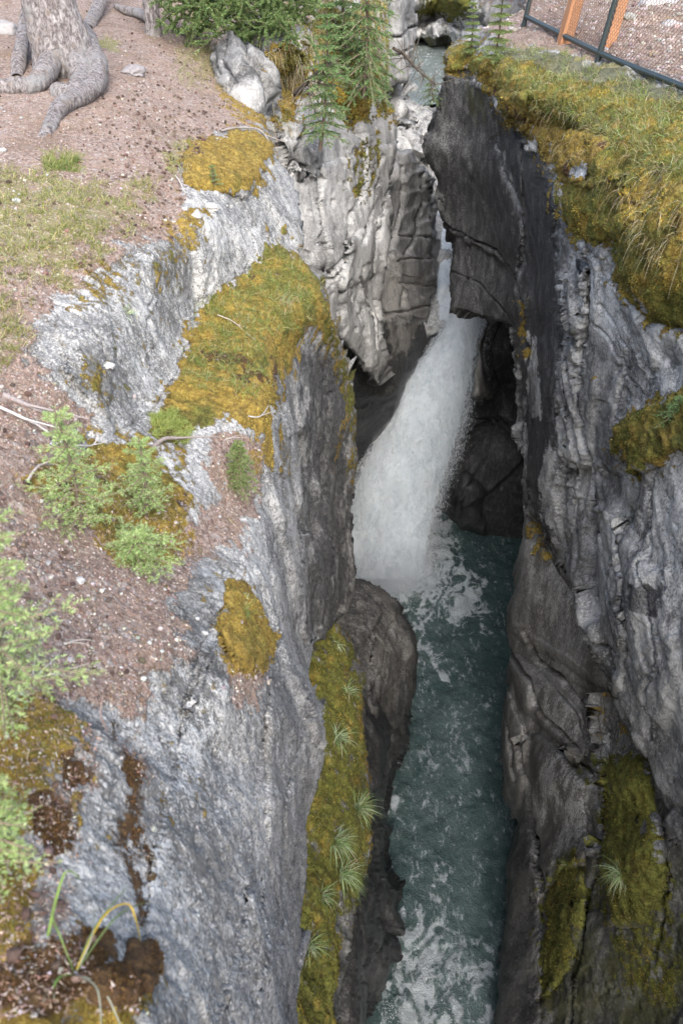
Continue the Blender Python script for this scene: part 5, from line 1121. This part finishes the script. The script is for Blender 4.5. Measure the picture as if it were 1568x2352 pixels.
# ------------------------------------------------------------------ spruces
SG = [(.20, .27, .08), (.26, .34, .12), (.15, .21, .065), (.32, .38, .16)]
SN = [(.34, .46, .16), (.42, .54, .22), (.26, .37, .12), (.48, .58, .28)]
SD = [(.15, .25, .09), (.20, .32, .12), (.11, .19, .065), (.27, .38, .16)]
def needles_along(path, ln, wd, per, cols, flat=.35, up=(0, 0, 1)):
    n = len(path) - 1; tot = n * per
    s = rng.uniform(0, n, tot); i = s.astype(int); f = (s - i)[:, None]
    P = path[i] * (1 - f) + path[i + 1] * f; T = norm(path[i + 1] - path[i])
    S = norm(rng.normal(size=(tot, 3)) * np.array([1, 1, flat]) + 1e-3); S = norm(S - T * (S * T).sum(1, keepdims=True))
    D = T * .8 + S + np.array([0, 0, .15])
    return tris(P, D, rng.uniform(ln * .7, ln * 1.15, tot), wd, palette(tot, cols))
def spruce(base, h, up=(0, 0, 1), crown=.45, whorls=9, per=6, ln=.013, wd=.003, dens=16, cols=SN, label='', group=None, name='spruce_sapling', bare=.1, droop=.15, thick=.012, sub=4, side=None, needle_step=.02):
    root = empty(name, tuple(base)); tag(root, label, 'sapling' if 'sapling' in name else 'spruce', group)
    up = norm(np.array(up, float))
    tr = np.array([up * h * s + .03 * h * np.array([math.sin(3 * s), math.cos(2.3 * s) - 1, 0]) for s in np.linspace(0, 1, 14)])
    emit('trunk', [tube(tr, np.linspace(thick, thick * .2, 14), (.16, .12, .09), 6, .15)], M_grit, root, True)
    parts, wood = [], []
    parts.append(needles_along(tr[9:], ln, wd, dens, cols, 1))
    for w in range(whorls):
        s = bare + (1 - bare) * (w + .3) / whorls
        c0 = tr[0] + (tr[-1] - tr[0]) * s; c0 = np.array([np.interp(s, np.linspace(0, 1, 14), tr[:, a]) for a in range(3)])
        R_ = crown * h * (1 - s) ** .75 * rnd.uniform(.75, 1.1) + .04 * h
        a0 = rnd.uniform(0, 6.28)
        for k in range(per):
            a = a0 + k * 6.283 / per + rnd.uniform(-.35, .35)
            d = np.array([math.cos(a), math.sin(a), .25 - droop * (1 - s) * 1.5])
            if side is not None:
                d = d + np.array(side) * .7
                if (d * np.array(side)).sum() < -.15: continue
            d = norm(d); r = R_ * rnd.uniform(.6, 1.1)
            m = max(5, int(r / needle_step)); q = np.linspace(0, 1, m)[:, None]
            bp = c0 + d * r * q + np.array([0, 0, -1]) * droop * r * q ** 2 + np.array([0, 0, .12]) * r * q ** 4
            wood.append(tube(bp, np.linspace(thick * .35, thick * .1, m), (.20, .15, .11), 4))
            parts.append(needles_along(bp, ln, wd, dens, cols))
            sd_ = norm(np.cross(d, np.array([0, 0, 1.0])))
            for j in range(sub):
                f = (j + 1.0) / (sub + 1.2)
                for sg in (-1, 1):
                    st_ = bp[int(f * (m - 1))]; l2 = r * .5 * (1 - f * .7) * rnd.uniform(.6, 1.1)
                    m2 = max(3, int(l2 / needle_step)); q2 = np.linspace(0, 1, m2)[:, None]
                    dd = norm(d * .75 + sd_ * sg * .8 + np.array([0, 0, rnd.uniform(-.1, .1)]))
                    b2 = st_ + dd * l2 * q2 - np.array([0, 0, droop * .6]) * l2 * q2 ** 2
                    parts.append(needles_along(b2, ln, wd, dens, cols))
    emit('branches', wood, M_grit, root)
    emit('needles', parts, M_leaf, root)
    return root
gS = 'small spruce saplings on the left bank'
spruce(at(L, 195, 1215)[0], .56, (0, .05, 1), .42, 8, 5, .015, .0030, 13, SN, 'upright pale green sapling on the orange moss, second from the left edge', gS)
spruce(at(L, 335, 1185)[0], .40, (.05, .1, 1), .45, 7, 5, .014, .003, 12, SN, 'smaller sapling to the right, beside the ledge root', gS)
spruce(at(L, 10, 1640)[0], .80, (.05, .05, 1), .34, 11, 5, .015, .003, 12, SN, 'tallest near sapling, blurred against the left edge of the photo', gS)
spruce(at(L, -30, 2020)[0], .36, (.05, .1, 1), .6, 7, 6, .012, .0028, 12, SN, 'low sapling spray beside the brown moss, lower left edge', gS)
spruce(at(L, 310, 1275)[0], .16, (.3, -.2, 1), 1.7, 6, 8, .013, .0034, 16, SN, 'low spreading sapling with flat fans over the rock edge', gS, bare=.0)
spruce(at(L, 545, 1120)[0], .34, (.1, -.1, 1), .42, 9, 6, .013, .003, 12, SG, 'grey green drooping sapling at the dark hollow of the ledge', gS, droop=.5)
spruce(at(L, 490, 440)[0], .20, (0, 0, 1), .35, 6, 4, .012, .003, 8, SG, 'tiny sapling in front of the big orange moss cushion', gS)
gC = 'spruces rooted in the gorge walls'
def on_wall(u, v, y, lift=0): return ray(u, v, by_y(v, y))
spruce(on_wall(735, 345, 9.9), 1.45, (.05, -.05, 1), .24, 14, 6, .022, .008, 22, SD, 'slender spruce growing out of the cliff, light tips over the grey rock', gC, 'spruce_tree', .12, .3, .022, 3, None, .04)
spruce(on_wall(835, 225, 11.5), 2.1, (-.04, -.1, 1), .25, 16, 7, .024, .009, 24, SD, 'largest spruce on the cliff rim above the narrow gorge', gC, 'spruce_tree', .05, .4, .03, 3, None, .05)
spruce(on_wall(790, 130, 11.9), 1.5, (-.1, 0, 1), .32, 12, 6, .024, .009, 24, SD, 'bushy spruce behind, between the two cliff spruces', gC, 'spruce_tree', .05, .3, .025, 3, None, .05)
spruce(at(R, 1135, 150)[0], .85, (.0, 0, 1), .30, 10, 7, .020, .007, 22, SG, 'young spruce on the mossy tip of the right bank', gC, 'spruce_tree', .08, .25, .014, 3, None, .03)
spruce(at(R, 1085, 130)[0], .6, (-.05, 0, 1), .28, 8, 7, .020, .007, 22, SG, 'smaller yellowish spruce beside it at the very tip', gC, 'spruce_tree', .08, .25, .012, 3, None, .03)
spruce(on_wall(995, 235, 12.2), .35, (-.3, -.1, 1), .7, 5, 5, .018, .006, 8, SD, 'dark little spruce hanging off the end of the right wall', gC, 'spruce_tree', .08, .5, .01, 2, None, .03)
spruce(at(R, 1545, 960)[0], .22, (-.1, -.3, 1), .6, 6, 5, .014, .004, 9, SD, 'dark sapling on the moss shelf at the right edge', gC, 'spruce_sapling', .0, .3, .008, 2, None, .02)
# juniper along the upper rim
root = empty('juniper', tuple(at(L, 470, 60)[0])); tag(root, 'low spreading juniper on the upper rim beside the small tree', 'juniper')
prt, wd_ = [], []
for k in range(250):
    u = rnd.uniform(395, 690); v = rnd.uniform(-70, 55) + (u - 400) * .10
    b0 = ray(u, v, by_y(v, 11.0 + rnd.uniform(-.5, .8))) - np.array(root.location)
    d = norm(np.array([rnd.gauss(0, 1), rnd.gauss(-.5, .8), rnd.gauss(.15, .35)])); r = rnd.uniform(.25, .5); q = np.linspace(0, 1, 9)[:, None]
    bp = b0 + d * r * q - np.array([0, 0, .25]) * r * q ** 2
    prt.append(needles_along(bp, .024, .010, 30, SD + SG)); wd_.append(tube(bp, np.linspace(.006, .002, 9), (.16, .12, .09), 4))
    for j in range(5):
        dd = norm(d + rng.normal(0, .7, 3)); b2 = bp[2 + j] + dd * .14 * np.linspace(0, 1, 4)[:, None]
        prt.append(needles_along(b2, .024, .010, 34, SD + SG))
emit('branches', wd_, M_grit, root); emit('needles', prt, M_leaf, root)

# ------------------------------------------------------------------ trees on the left bank
def bark_mat():
    m, nt, bs = mat_new('bark'); b = NB(nt); co = b.coord()
    v = b.ss(b.noise(b.mapping(co, (1, 1, .45)), 36, 6, .8, .2), .35, .65); n = b.noise(b.mapping(co, (1, 1, .5)), 60, 5, .75); n2 = b.noise(co, 4, 4, .6)
    k = b.math('ADD', b.math('MULTIPLY', v, .5), b.math('MULTIPLY', n, .5))
    c = b.ramp(k, [(.30, (.12, .10, .095)), (.48, (.27, .235, .225)), (.66, (.42, .385, .375))])
    c = b.mix(b.ss(n2, .5, .7), c, (.33, .32, .31)); c2 = b.mix(.5, c, (.30, .24, .19))
    c = b.mix(b.ss(b.noise(co, 9, 3, .6), .55, .65), c, c2)
    b.link(c, bs.inputs['Base Color']); bs.inputs['Roughness'].default_value = .9
    b.link(b.bump(k, 1.0, .02), bs.inputs['Normal'])
    return m
M_bark = bark_mat()
def bark_tube(name, pts, rad, parent, sides=40, n=90, knob=.10, flare=None, seed=0):
    q = smooth_path(pts, n); r = np.interp(np.linspace(0, 1, n), np.linspace(0, 1, len(rad)), rad)
    d = norm(np.gradient(q, axis=0)); s = norm(np.cross(d, np.array([.1, 1.0, .15]))); t = np.cross(d, s)
    a = np.arange(sides) / sides * 2 * np.pi
    V = q[:, None] + r[:, None, None] * (np.cos(a)[None, :, None] * s[:, None] + np.sin(a)[None, :, None] * t[:, None])
    wv = V + np.array(parent.location)
    out = norm(V - q[:, None])
    dd = knob * fbm(wv * 5, 4, seed) * r[:, None] + .008 * facets(wv * np.array([26, 26, 9]), seed)[0] * min(1, r.mean() / .08)
    V = V + out * dd[..., None]
    i = np.arange(n * sides).reshape(n, sides); j = np.roll(i, -1, 1)
    F = np.stack([i[:-1].ravel(), j[:-1].ravel(), j[1:].ravel(), i[1:].ravel()], -1)
    return np_mesh(name, V.reshape(-1, 3), F, M_bark, parent)
def gl(root, u, v, lift): return at(L, u, v)[0] + np.array([0, 0, lift]) - np.array(root.location)
pine = empty('pine_tree', tuple(at(L, 150, 165)[0])); tag(pine, 'thick grey barked pine with bulging roots, upper left', 'tree')
bark_tube('trunk', [(0, .03, -.15), (.0, .02, .12), (-.02, .02, .35), (-.05, .03, .8), (-.10, .05, 1.8), (-.2, .1, 4.5)], [.31, .27, .235, .205, .19, .16], pine, 60, 260, .12, seed=3)
for pts, rad in (([(190, 130, .18), (222, 175, .12), (222, 215, .07), (180, 245, .05), (140, 265, .035), (110, 298, .0), (80, 325, -.05)], [.13, .10, .082, .07, .06, .05, .03]),
                 ([(130, 170, .12), (90, 205, .06), (40, 210, .045), (-40, 212, .03), (-120, 200, .0)], [.11, .08, .065, .06, .05]),
                 ([(110, 90, .55), (95, 75, .42), (72, 110, .2), (50, 150, .06), (38, 175, -.02)], [.06, .07, .065, .06, .05]),
                 ([(170, 160, .15), (195, 200, .05), (170, 225, .03), (130, 215, .02)], [.12, .11, .09, .06])):
    bark_tube('root', [gl(pine, *p) for p in pts], rad, pine, 28, 120, .22, seed=9)
st2 = empty('pine_tree', tuple(at(L, 352, 78)[0])); tag(st2, 'slim grey tree trunk standing between the pine and the juniper', 'tree')
bark_tube('trunk', [(0, 0, -.1), (.01, 0, .1), (.02, 0, .5), (.10, .05, 3)], [.12, .085, .08, .065], st2, 26, 130, .15, seed=5)
bark_tube('root', [gl(st2, *p) for p in ((345, 60, .08), (320, 45, .06), (290, 35, .05), (268, 22, .02))], [.05, .05, .045, .03], st2, 16, 50, .2, seed=6)
st3 = empty('leaning_tree', tuple(at(L, 205, 60)[0])); tag(st3, 'leaning bent stem just right of the thick pine trunk', 'tree')
bark_tube('trunk', [gl(st3, *p) for p in ((200, 62, -.02), (222, 40, .06), (238, 20, .16), (246, -5, .35), (262, -60, .8))], [.07, .07, .065, .06, .05], st3, 20, 60, .15, seed=7)

# twigs, sticks and stones
def stick(name, Ly, pts, rad, colr, label, cat='stick', sides=7, knob=.2):
    p0 = at(Ly, pts[0][0], pts[0][1])[0]; root = empty(name, tuple(p0)); tag(root, label, cat)
    q = smooth_path([at(Ly, u, v)[0] + np.array([0, 0, h]) - p0 for u, v, h in pts], 30, .006)
    emit('shaft', [tube(q, np.linspace(rad, rad * .45, 30), colr, sides, knob)], M_grit, root, True)
    k = 16; d = q[k] - q[k - 3]; tw = q[k] + np.linspace(0, 1, 8)[:, None] * (norm(d) * rad * 14 + np.array([rad * 7, -rad * 3, rad * 3]))
    emit('twig', [tube(tw, np.linspace(rad * .5, rad * .2, 8), colr, 5)], M_grit, root, True)
    return root
stick('fallen_branch', L, [(-40, 915, .02), (0, 940, .02), (50, 968, .02), (90, 985, .03), (145, 1025, .02)], .008, (.55, .52, .50), 'bleached white branch lying at the left edge', 'branch')
stick('fallen_branch', L, [(10, 905, .005), (60, 925, .01), (120, 955, .01)], .014, (.30, .26, .25), 'weathered grey stick behind the bleached white branch', 'branch')
stick('fallen_branch', L, [(150, 1030, .02), (215, 1035, .03), (228, 1018, .04)], .005, (.50, .47, .44), 'short hooked twig among the saplings', 'branch')
stick('exposed_root', L, [(350, 1035, .01), (380, 1025, .03), (410, 1022, .03), (428, 1010, .0)], .013, (.25, .21, .19), 'dark gnarled root crossing the ledge beside the small sapling', 'root')
stick('fallen_branch', L, [(70, 1115, .02), (90, 1095, .04), (122, 1085, .03)], .007, (.38, .33, .30), 'brown curved stick by the tallest near sapling', 'branch')
stick('fallen_branch', L, [(500, 735, .02), (540, 752, .02), (590, 785, .01)], .004, (.45, .38, .32), 'thin twig lying across the orange ledge moss', 'branch')
stick('fallen_branch', L, [(405, 405, .01), (412, 432, .02), (425, 455, .01)], .006, (.50, .47, .45), 'short pale twig left of the big moss cushion', 'branch')
stick('exposed_root', L, [(510, 300, .02), (560, 297, .03), (605, 305, .02), (630, 345, .01), (652, 382, -.02)], .010, (.34, .30, .27), 'long thin root running over the big moss cushion', 'root')
stick('fallen_branch', L, [(570, 965, .02), (590, 975, .05), (608, 962, .08)], .005, (.42, .39, .36), 'forked twig sticking out over the ledge rim', 'branch')
stick('fallen_branch', L, [(248, 1600, .01), (250, 1640, .01), (262, 1680, .0)], .003, (.42, .30, .25), 'reddish thin twig on the litter below the near sapling', 'branch')
def stone(Ly, u, v, r, colr, label, name='stone', squash=.6, group=None, lift=.3):
    import bmesh
    p = at(Ly, u, v)[0]
    bm = bmesh.new(); bmesh.ops.create_icosphere(bm, subdivisions=4, radius=1.0)
    vv = np.array([x.co[:] for x in bm.verts]); ff = np.array([[x.index for x in f.verts] for f in bm.faces]); bm.free()
    s = np.array([rnd.uniform(.8, 1.2), rnd.uniform(.7, 1.1), squash]); k = rnd.random() * 50
    d = 1 + .35 * facets(vv * 1.3 + k, 3)[0] + .12 * fbm(vv * 3 + k, 4, 5)
    V = vv * d[:, None] * s * r
    o = np_mesh(name, V, ff, M_grit, None, True, {'tint': np.tile(np.array(colr + (1,)), (len(V), 1)) * (1 + .15 * np.append(fbm(vv * 4 + k, 4, 6)[:, None].repeat(3, 1), np.zeros((len(V), 1)), 1))})
    o.location = tuple(p + np.array([0, 0, r * squash * lift])); return tag(o, label, 'stone' if r < .3 else 'boulder', group)
gw = 'loose white stones on the left bank'
stone(L, 38, 462, .026, (0.44, 0.43000000000000005, 0.42000000000000004), 'whitest stone, alone in the yellow grass on the left', group=gw)
stone(L, 6, 345, .024, (0.44, 0.43000000000000005, 0.42000000000000004), 'white stone cut off by the left edge of the photo', group=gw)
stone(L, 108, 397, .014, (0.44, 0.43000000000000005, 0.42000000000000004), 'small white stone beside the green grass patch', group=gw)
stone(L, 243, 845, .028, (0.44, 0.43000000000000005, 0.42000000000000004), 'white stone on the bare rock beside the ledge step', group=gw)
stone(L, 305, 170, .09, (0.26, 0.24, 0.24), 'low grey stone in the soil right of the pine', group=None)
stone(L, 10, 75, .14, (0.34, 0.32, 0.31), 'half buried grey stone left of the pine', group=None)
stone(L, 185, 1335, .018, (0.44, 0.43000000000000005, 0.42000000000000004), 'pale stone on the litter under the spreading sapling', group=gw)
stone(L, 458, 1418, .012, (0.44, 0.43000000000000005, 0.42000000000000004), 'upper of two white chips left of the moss cushion', group=gw)
stone(L, 475, 1450, .013, (0.44, 0.43000000000000005, 0.42000000000000004), 'lower of two white chips left of the moss cushion', group=gw)
stone(L, 450, 505, .04, (0.4, 0.39, 0.37), 'pale block at the rim below the orange cushion', group=gw)
stone(L, 480, 490, .045, (0.42, 0.41, 0.39), 'white block wedged under the orange cushion', group=gw)
gb = 'boulders behind the wire fence'
def far_rock(x, y, z, r, label, colr=(.42, .40, .39)):
    o = stone(R, 1500, 60, r, colr, label, 'boulder', .6, gb); o.location = (x, y, z)
def gp(u, v, z=-1.9): return ray(u, v, by_z(v, z))
for u, v, r, lb in ((1540, 95, .22, 'nearest white boulder behind the wire fence'), (1500, 50, .3, 'grey boulder higher behind the fence mesh'), (1560, 40, .4, 'large boulder at the upper right corner'), (1420, 15, .25, 'low dark rock between the orange posts and the boulders')):
    q = gp(u, v); far_rock(q[0], q[1], q[2] + .05, r, lb, (.42, .40, .39) if 'dark' not in lb else (.16, .13, .12))

# dead branch reaching over the gorge
dbp = [on_wall(905, 110, 11.6), on_wall(930, 128, 11.7), on_wall(960, 160, 11.8), (on_wall(1000, 195, 11.9))]
root = empty('dead_branch', tuple(dbp[0])); tag(root, 'bare dark branch reaching across the gap to the right wall', 'branch')
q = smooth_path([p - dbp[0] for p in dbp], 24, .02)
emit('shaft', [tube(q, np.linspace(.022, .008, 24), (.10, .08, .065), 6, .2)], M_grit, root, True)
emit('twigs', [tube(q[k] + np.linspace(0, 1, 6)[:, None] * rng.normal(0, .14, 3), np.linspace(.006, .002, 6), (.12, .10, .08), 4) for k in range(6, 24) for _ in range(3)], M_grit, root)
dl = [on_wall(680, 215, 10.3), on_wall(705, 190, 10.0), on_wall(730, 165, 9.9), on_wall(760, 140, 10.0)]
root = empty('dead_branch', tuple(dl[0])); tag(root, 'dark leaning stem in front of the rusty cleft', 'branch')
q = smooth_path([p - dl[0] for p in dl], 20, .02)
emit('shaft', [tube(q, np.linspace(.03, .012, 20), (.09, .075, .06), 6, .2)], M_grit, root, True)
emit('twigs', [tube(q[k] + np.linspace(0, 1, 6)[:, None] * (rng.normal(0, .16, 3) + np.array([0, -.05, -.1])), np.linspace(.006, .002, 6), (.12, .10, .08), 4) for k in range(4, 20) for _ in range(3)], M_grit, root)

# ------------------------------------------------------------------ fence on the right bank
def simple_mat(name, c, rough=.5, metal=0, nscale=20, var=.4):
    m, nt, bs = mat_new(name); b = NB(nt); co = b.coord()
    n = b.noise(b.mapping(co, (1, 1, .15)), nscale, 5, .65)
    b.link(b.mix(n, tuple(x * (1 - var) for x in c), tuple(min(1, x * (1 + var)) for x in c)), bs.inputs['Base Color'])
    bs.inputs['Roughness'].default_value = rough; bs.inputs['Metallic'].default_value = metal
    b.link(b.bump(n, .3, .01), bs.inputs['Normal'])
    return m
M_wood = simple_mat('orange_stained_wood', (.40, .19, .09), .6, 0, 14, .45)
M_pipe = simple_mat('black_coated_steel', (.025, .035, .035), .35, 0, 30, .3)
M_wire = simple_mat('rusty_wire', (.13, .08, .055), .6, .2, 30, .4)
A0 = ray(1207, 38, by_z(38, -1.88)); A1 = ray(1377, 122, by_z(122, -1.82)); A2 = ray(1568, 200, by_z(200, -1.76)); A3 = A2 + (A2 - A1) * 1.5
fence = empty('wire_fence', tuple(A0)); tag(fence, 'black framed wire mesh fence with orange wooden posts on the right bank', 'fence')
up = norm(np.array([.16, .05, 1.0])); o0 = A0
rail = smooth_path([A0 - o0, A1 - o0, A2 - o0, A3 - o0], 60)
def plain(name, parts, mat):
    V, F, _ = join(parts); return np_mesh(name, V, F, mat, fence)
plain('bottom_rail', [tube(rail, .03, (0, 0, 0), 10)], M_pipe)
plain('top_rail', [tube(rail + up * 1.35, .025, (0, 0, 0), 10)], M_pipe)
for base in (A0 - o0, A1 - o0, A3 - o0):
    plain('steel_post', [tube(np.array([base - up * .2 + up * 1.62 * s for s in np.linspace(0, 1, 12)]), .03, (0, 0, 0), 12)], M_pipe)
def wood_post(u, v, w, dpt):
    b0 = ray(u, v, by_z(v, -1.86)) - o0 + np.array([.03, .10, 0]); ax = norm(A1 - A0) ; ay = norm(np.cross(up, ax))
    hs = np.linspace(-.2, 1.5, 30); rr = w * .5
    cs = [(-1, -.8), (-.8, -1), (.8, -1), (1, -.8), (1, .8), (.8, 1), (-.8, 1), (-1, .8)]
    V = np.array([[b0 + up * h + ax * (x * rr) + ay * (y * dpt * .5) for x, y in cs] for h in hs])
    V = V + .004 * fbm(V * 9, 3, 4)[..., None]
    i = np.arange(len(hs) * 8).reshape(-1, 8); j = np.roll(i, -1, 1)
    np_mesh('wooden_post', V.reshape(-1, 3), [np.stack([i[:-1].ravel(), j[:-1].ravel(), j[1:].ravel(), i[1:].ravel()], -1), i[-1:].reshape(1, 8)], M_wood, fence, smooth=False)
wood_post(1297, 88, .15, .13)
wood_post(1392, 112, .12, .12)
# chain-link wire
cum = np.concatenate([[0], np.cumsum(np.linalg.norm(np.diff(rail, axis=0), axis=1))]); LEN = cum[-1]
pz = .028; wires = []
rows = int(1.33 / pz)
hh = np.repeat(np.arange(rows + 1) * pz, 2)[:-1] + np.tile([0, pz * .35], rows + 1)[:2 * rows + 1]
for k in range(int(LEN / (2 * pz))):
    tri = np.array([((r // 2) % 2) for r in range(len(hh))]) * pz * .95
    ss_ = k * 2 * pz + (tri if True else 0) + 0.0
    for sg in (0, 1):
        s_ = k * 2 * pz + (tri if sg == 0 else 2 * pz - tri)
        s_ = np.clip(s_, 0, LEN)
        base = np.stack([np.interp(s_, cum, rail[:, a]) for a in range(3)], -1)
        wires.append(tube(base + up * hh[:, None], .0022, (0, 0, 0), 3))
V, F, _ = join(wires); np_mesh('wire_mesh', V, F, M_wire, fence, smooth=False)

# the footbridge the view is taken from, just behind and below
root = empty('footbridge', (0, -1.5, -1.75)); tag(root, kind='structure')
pl_ = []
for k in range(15):
    x0, x1, y0, y1, z0, z1 = -4.2, 5.4, -1.0 + k * .145, -1.0 + k * .145 + .135, 0, .05
    c8 = np.array([(x, y, z) for x in (x0, x1) for y in (y0, y1) for z in (z0, z1)], float)
    pl_.append((c8, np.array([[0, 1, 3, 2], [4, 6, 7, 5], [0, 4, 5, 1], [2, 3, 7, 6], [0, 2, 6, 4], [1, 5, 7, 3]]), tint4(np.array([[.22, .17, .13]]), 8)))
emit('deck', pl_, M_grit, root)

# dry wiry twigs under the near saplings
def dry_twigs(u, v, n, r, label):
    p0 = at(L, u, v)[0]; root = empty('dry_twigs', tuple(p0)); tag(root, label, 'twigs', 'dry twigs under the near saplings')
    for k in range(n):
        a = rnd.uniform(0, 6.28); d = norm(np.array([math.cos(a), math.sin(a), rnd.uniform(.1, .5)])); q = np.linspace(0, 1, 12)[:, None]; l = r * rnd.uniform(.5, 1)
        side = norm(np.cross(d, np.array([0, 0, 1.0])))
        pt = d * l * q + side * l * rnd.uniform(-.5, .5) * q ** 2 - np.array([0, 0, .45]) * l * q ** 2
        emit('twig', [tube(pt, np.linspace(.0022, .0009, 12), (.48, .43, .38), 5)], M_grit, root, True)
dry_twigs(80, 1560, 9, .16, 'spray of wiry pale twigs below the tallest near sapling')
dry_twigs(150, 1480, 7, .12, 'wiry pale twigs on the litter beside the tallest near sapling')
dry_twigs(520, 1010, 6, .12, 'tangle of fine dry twigs at the dark hollow of the ledge')
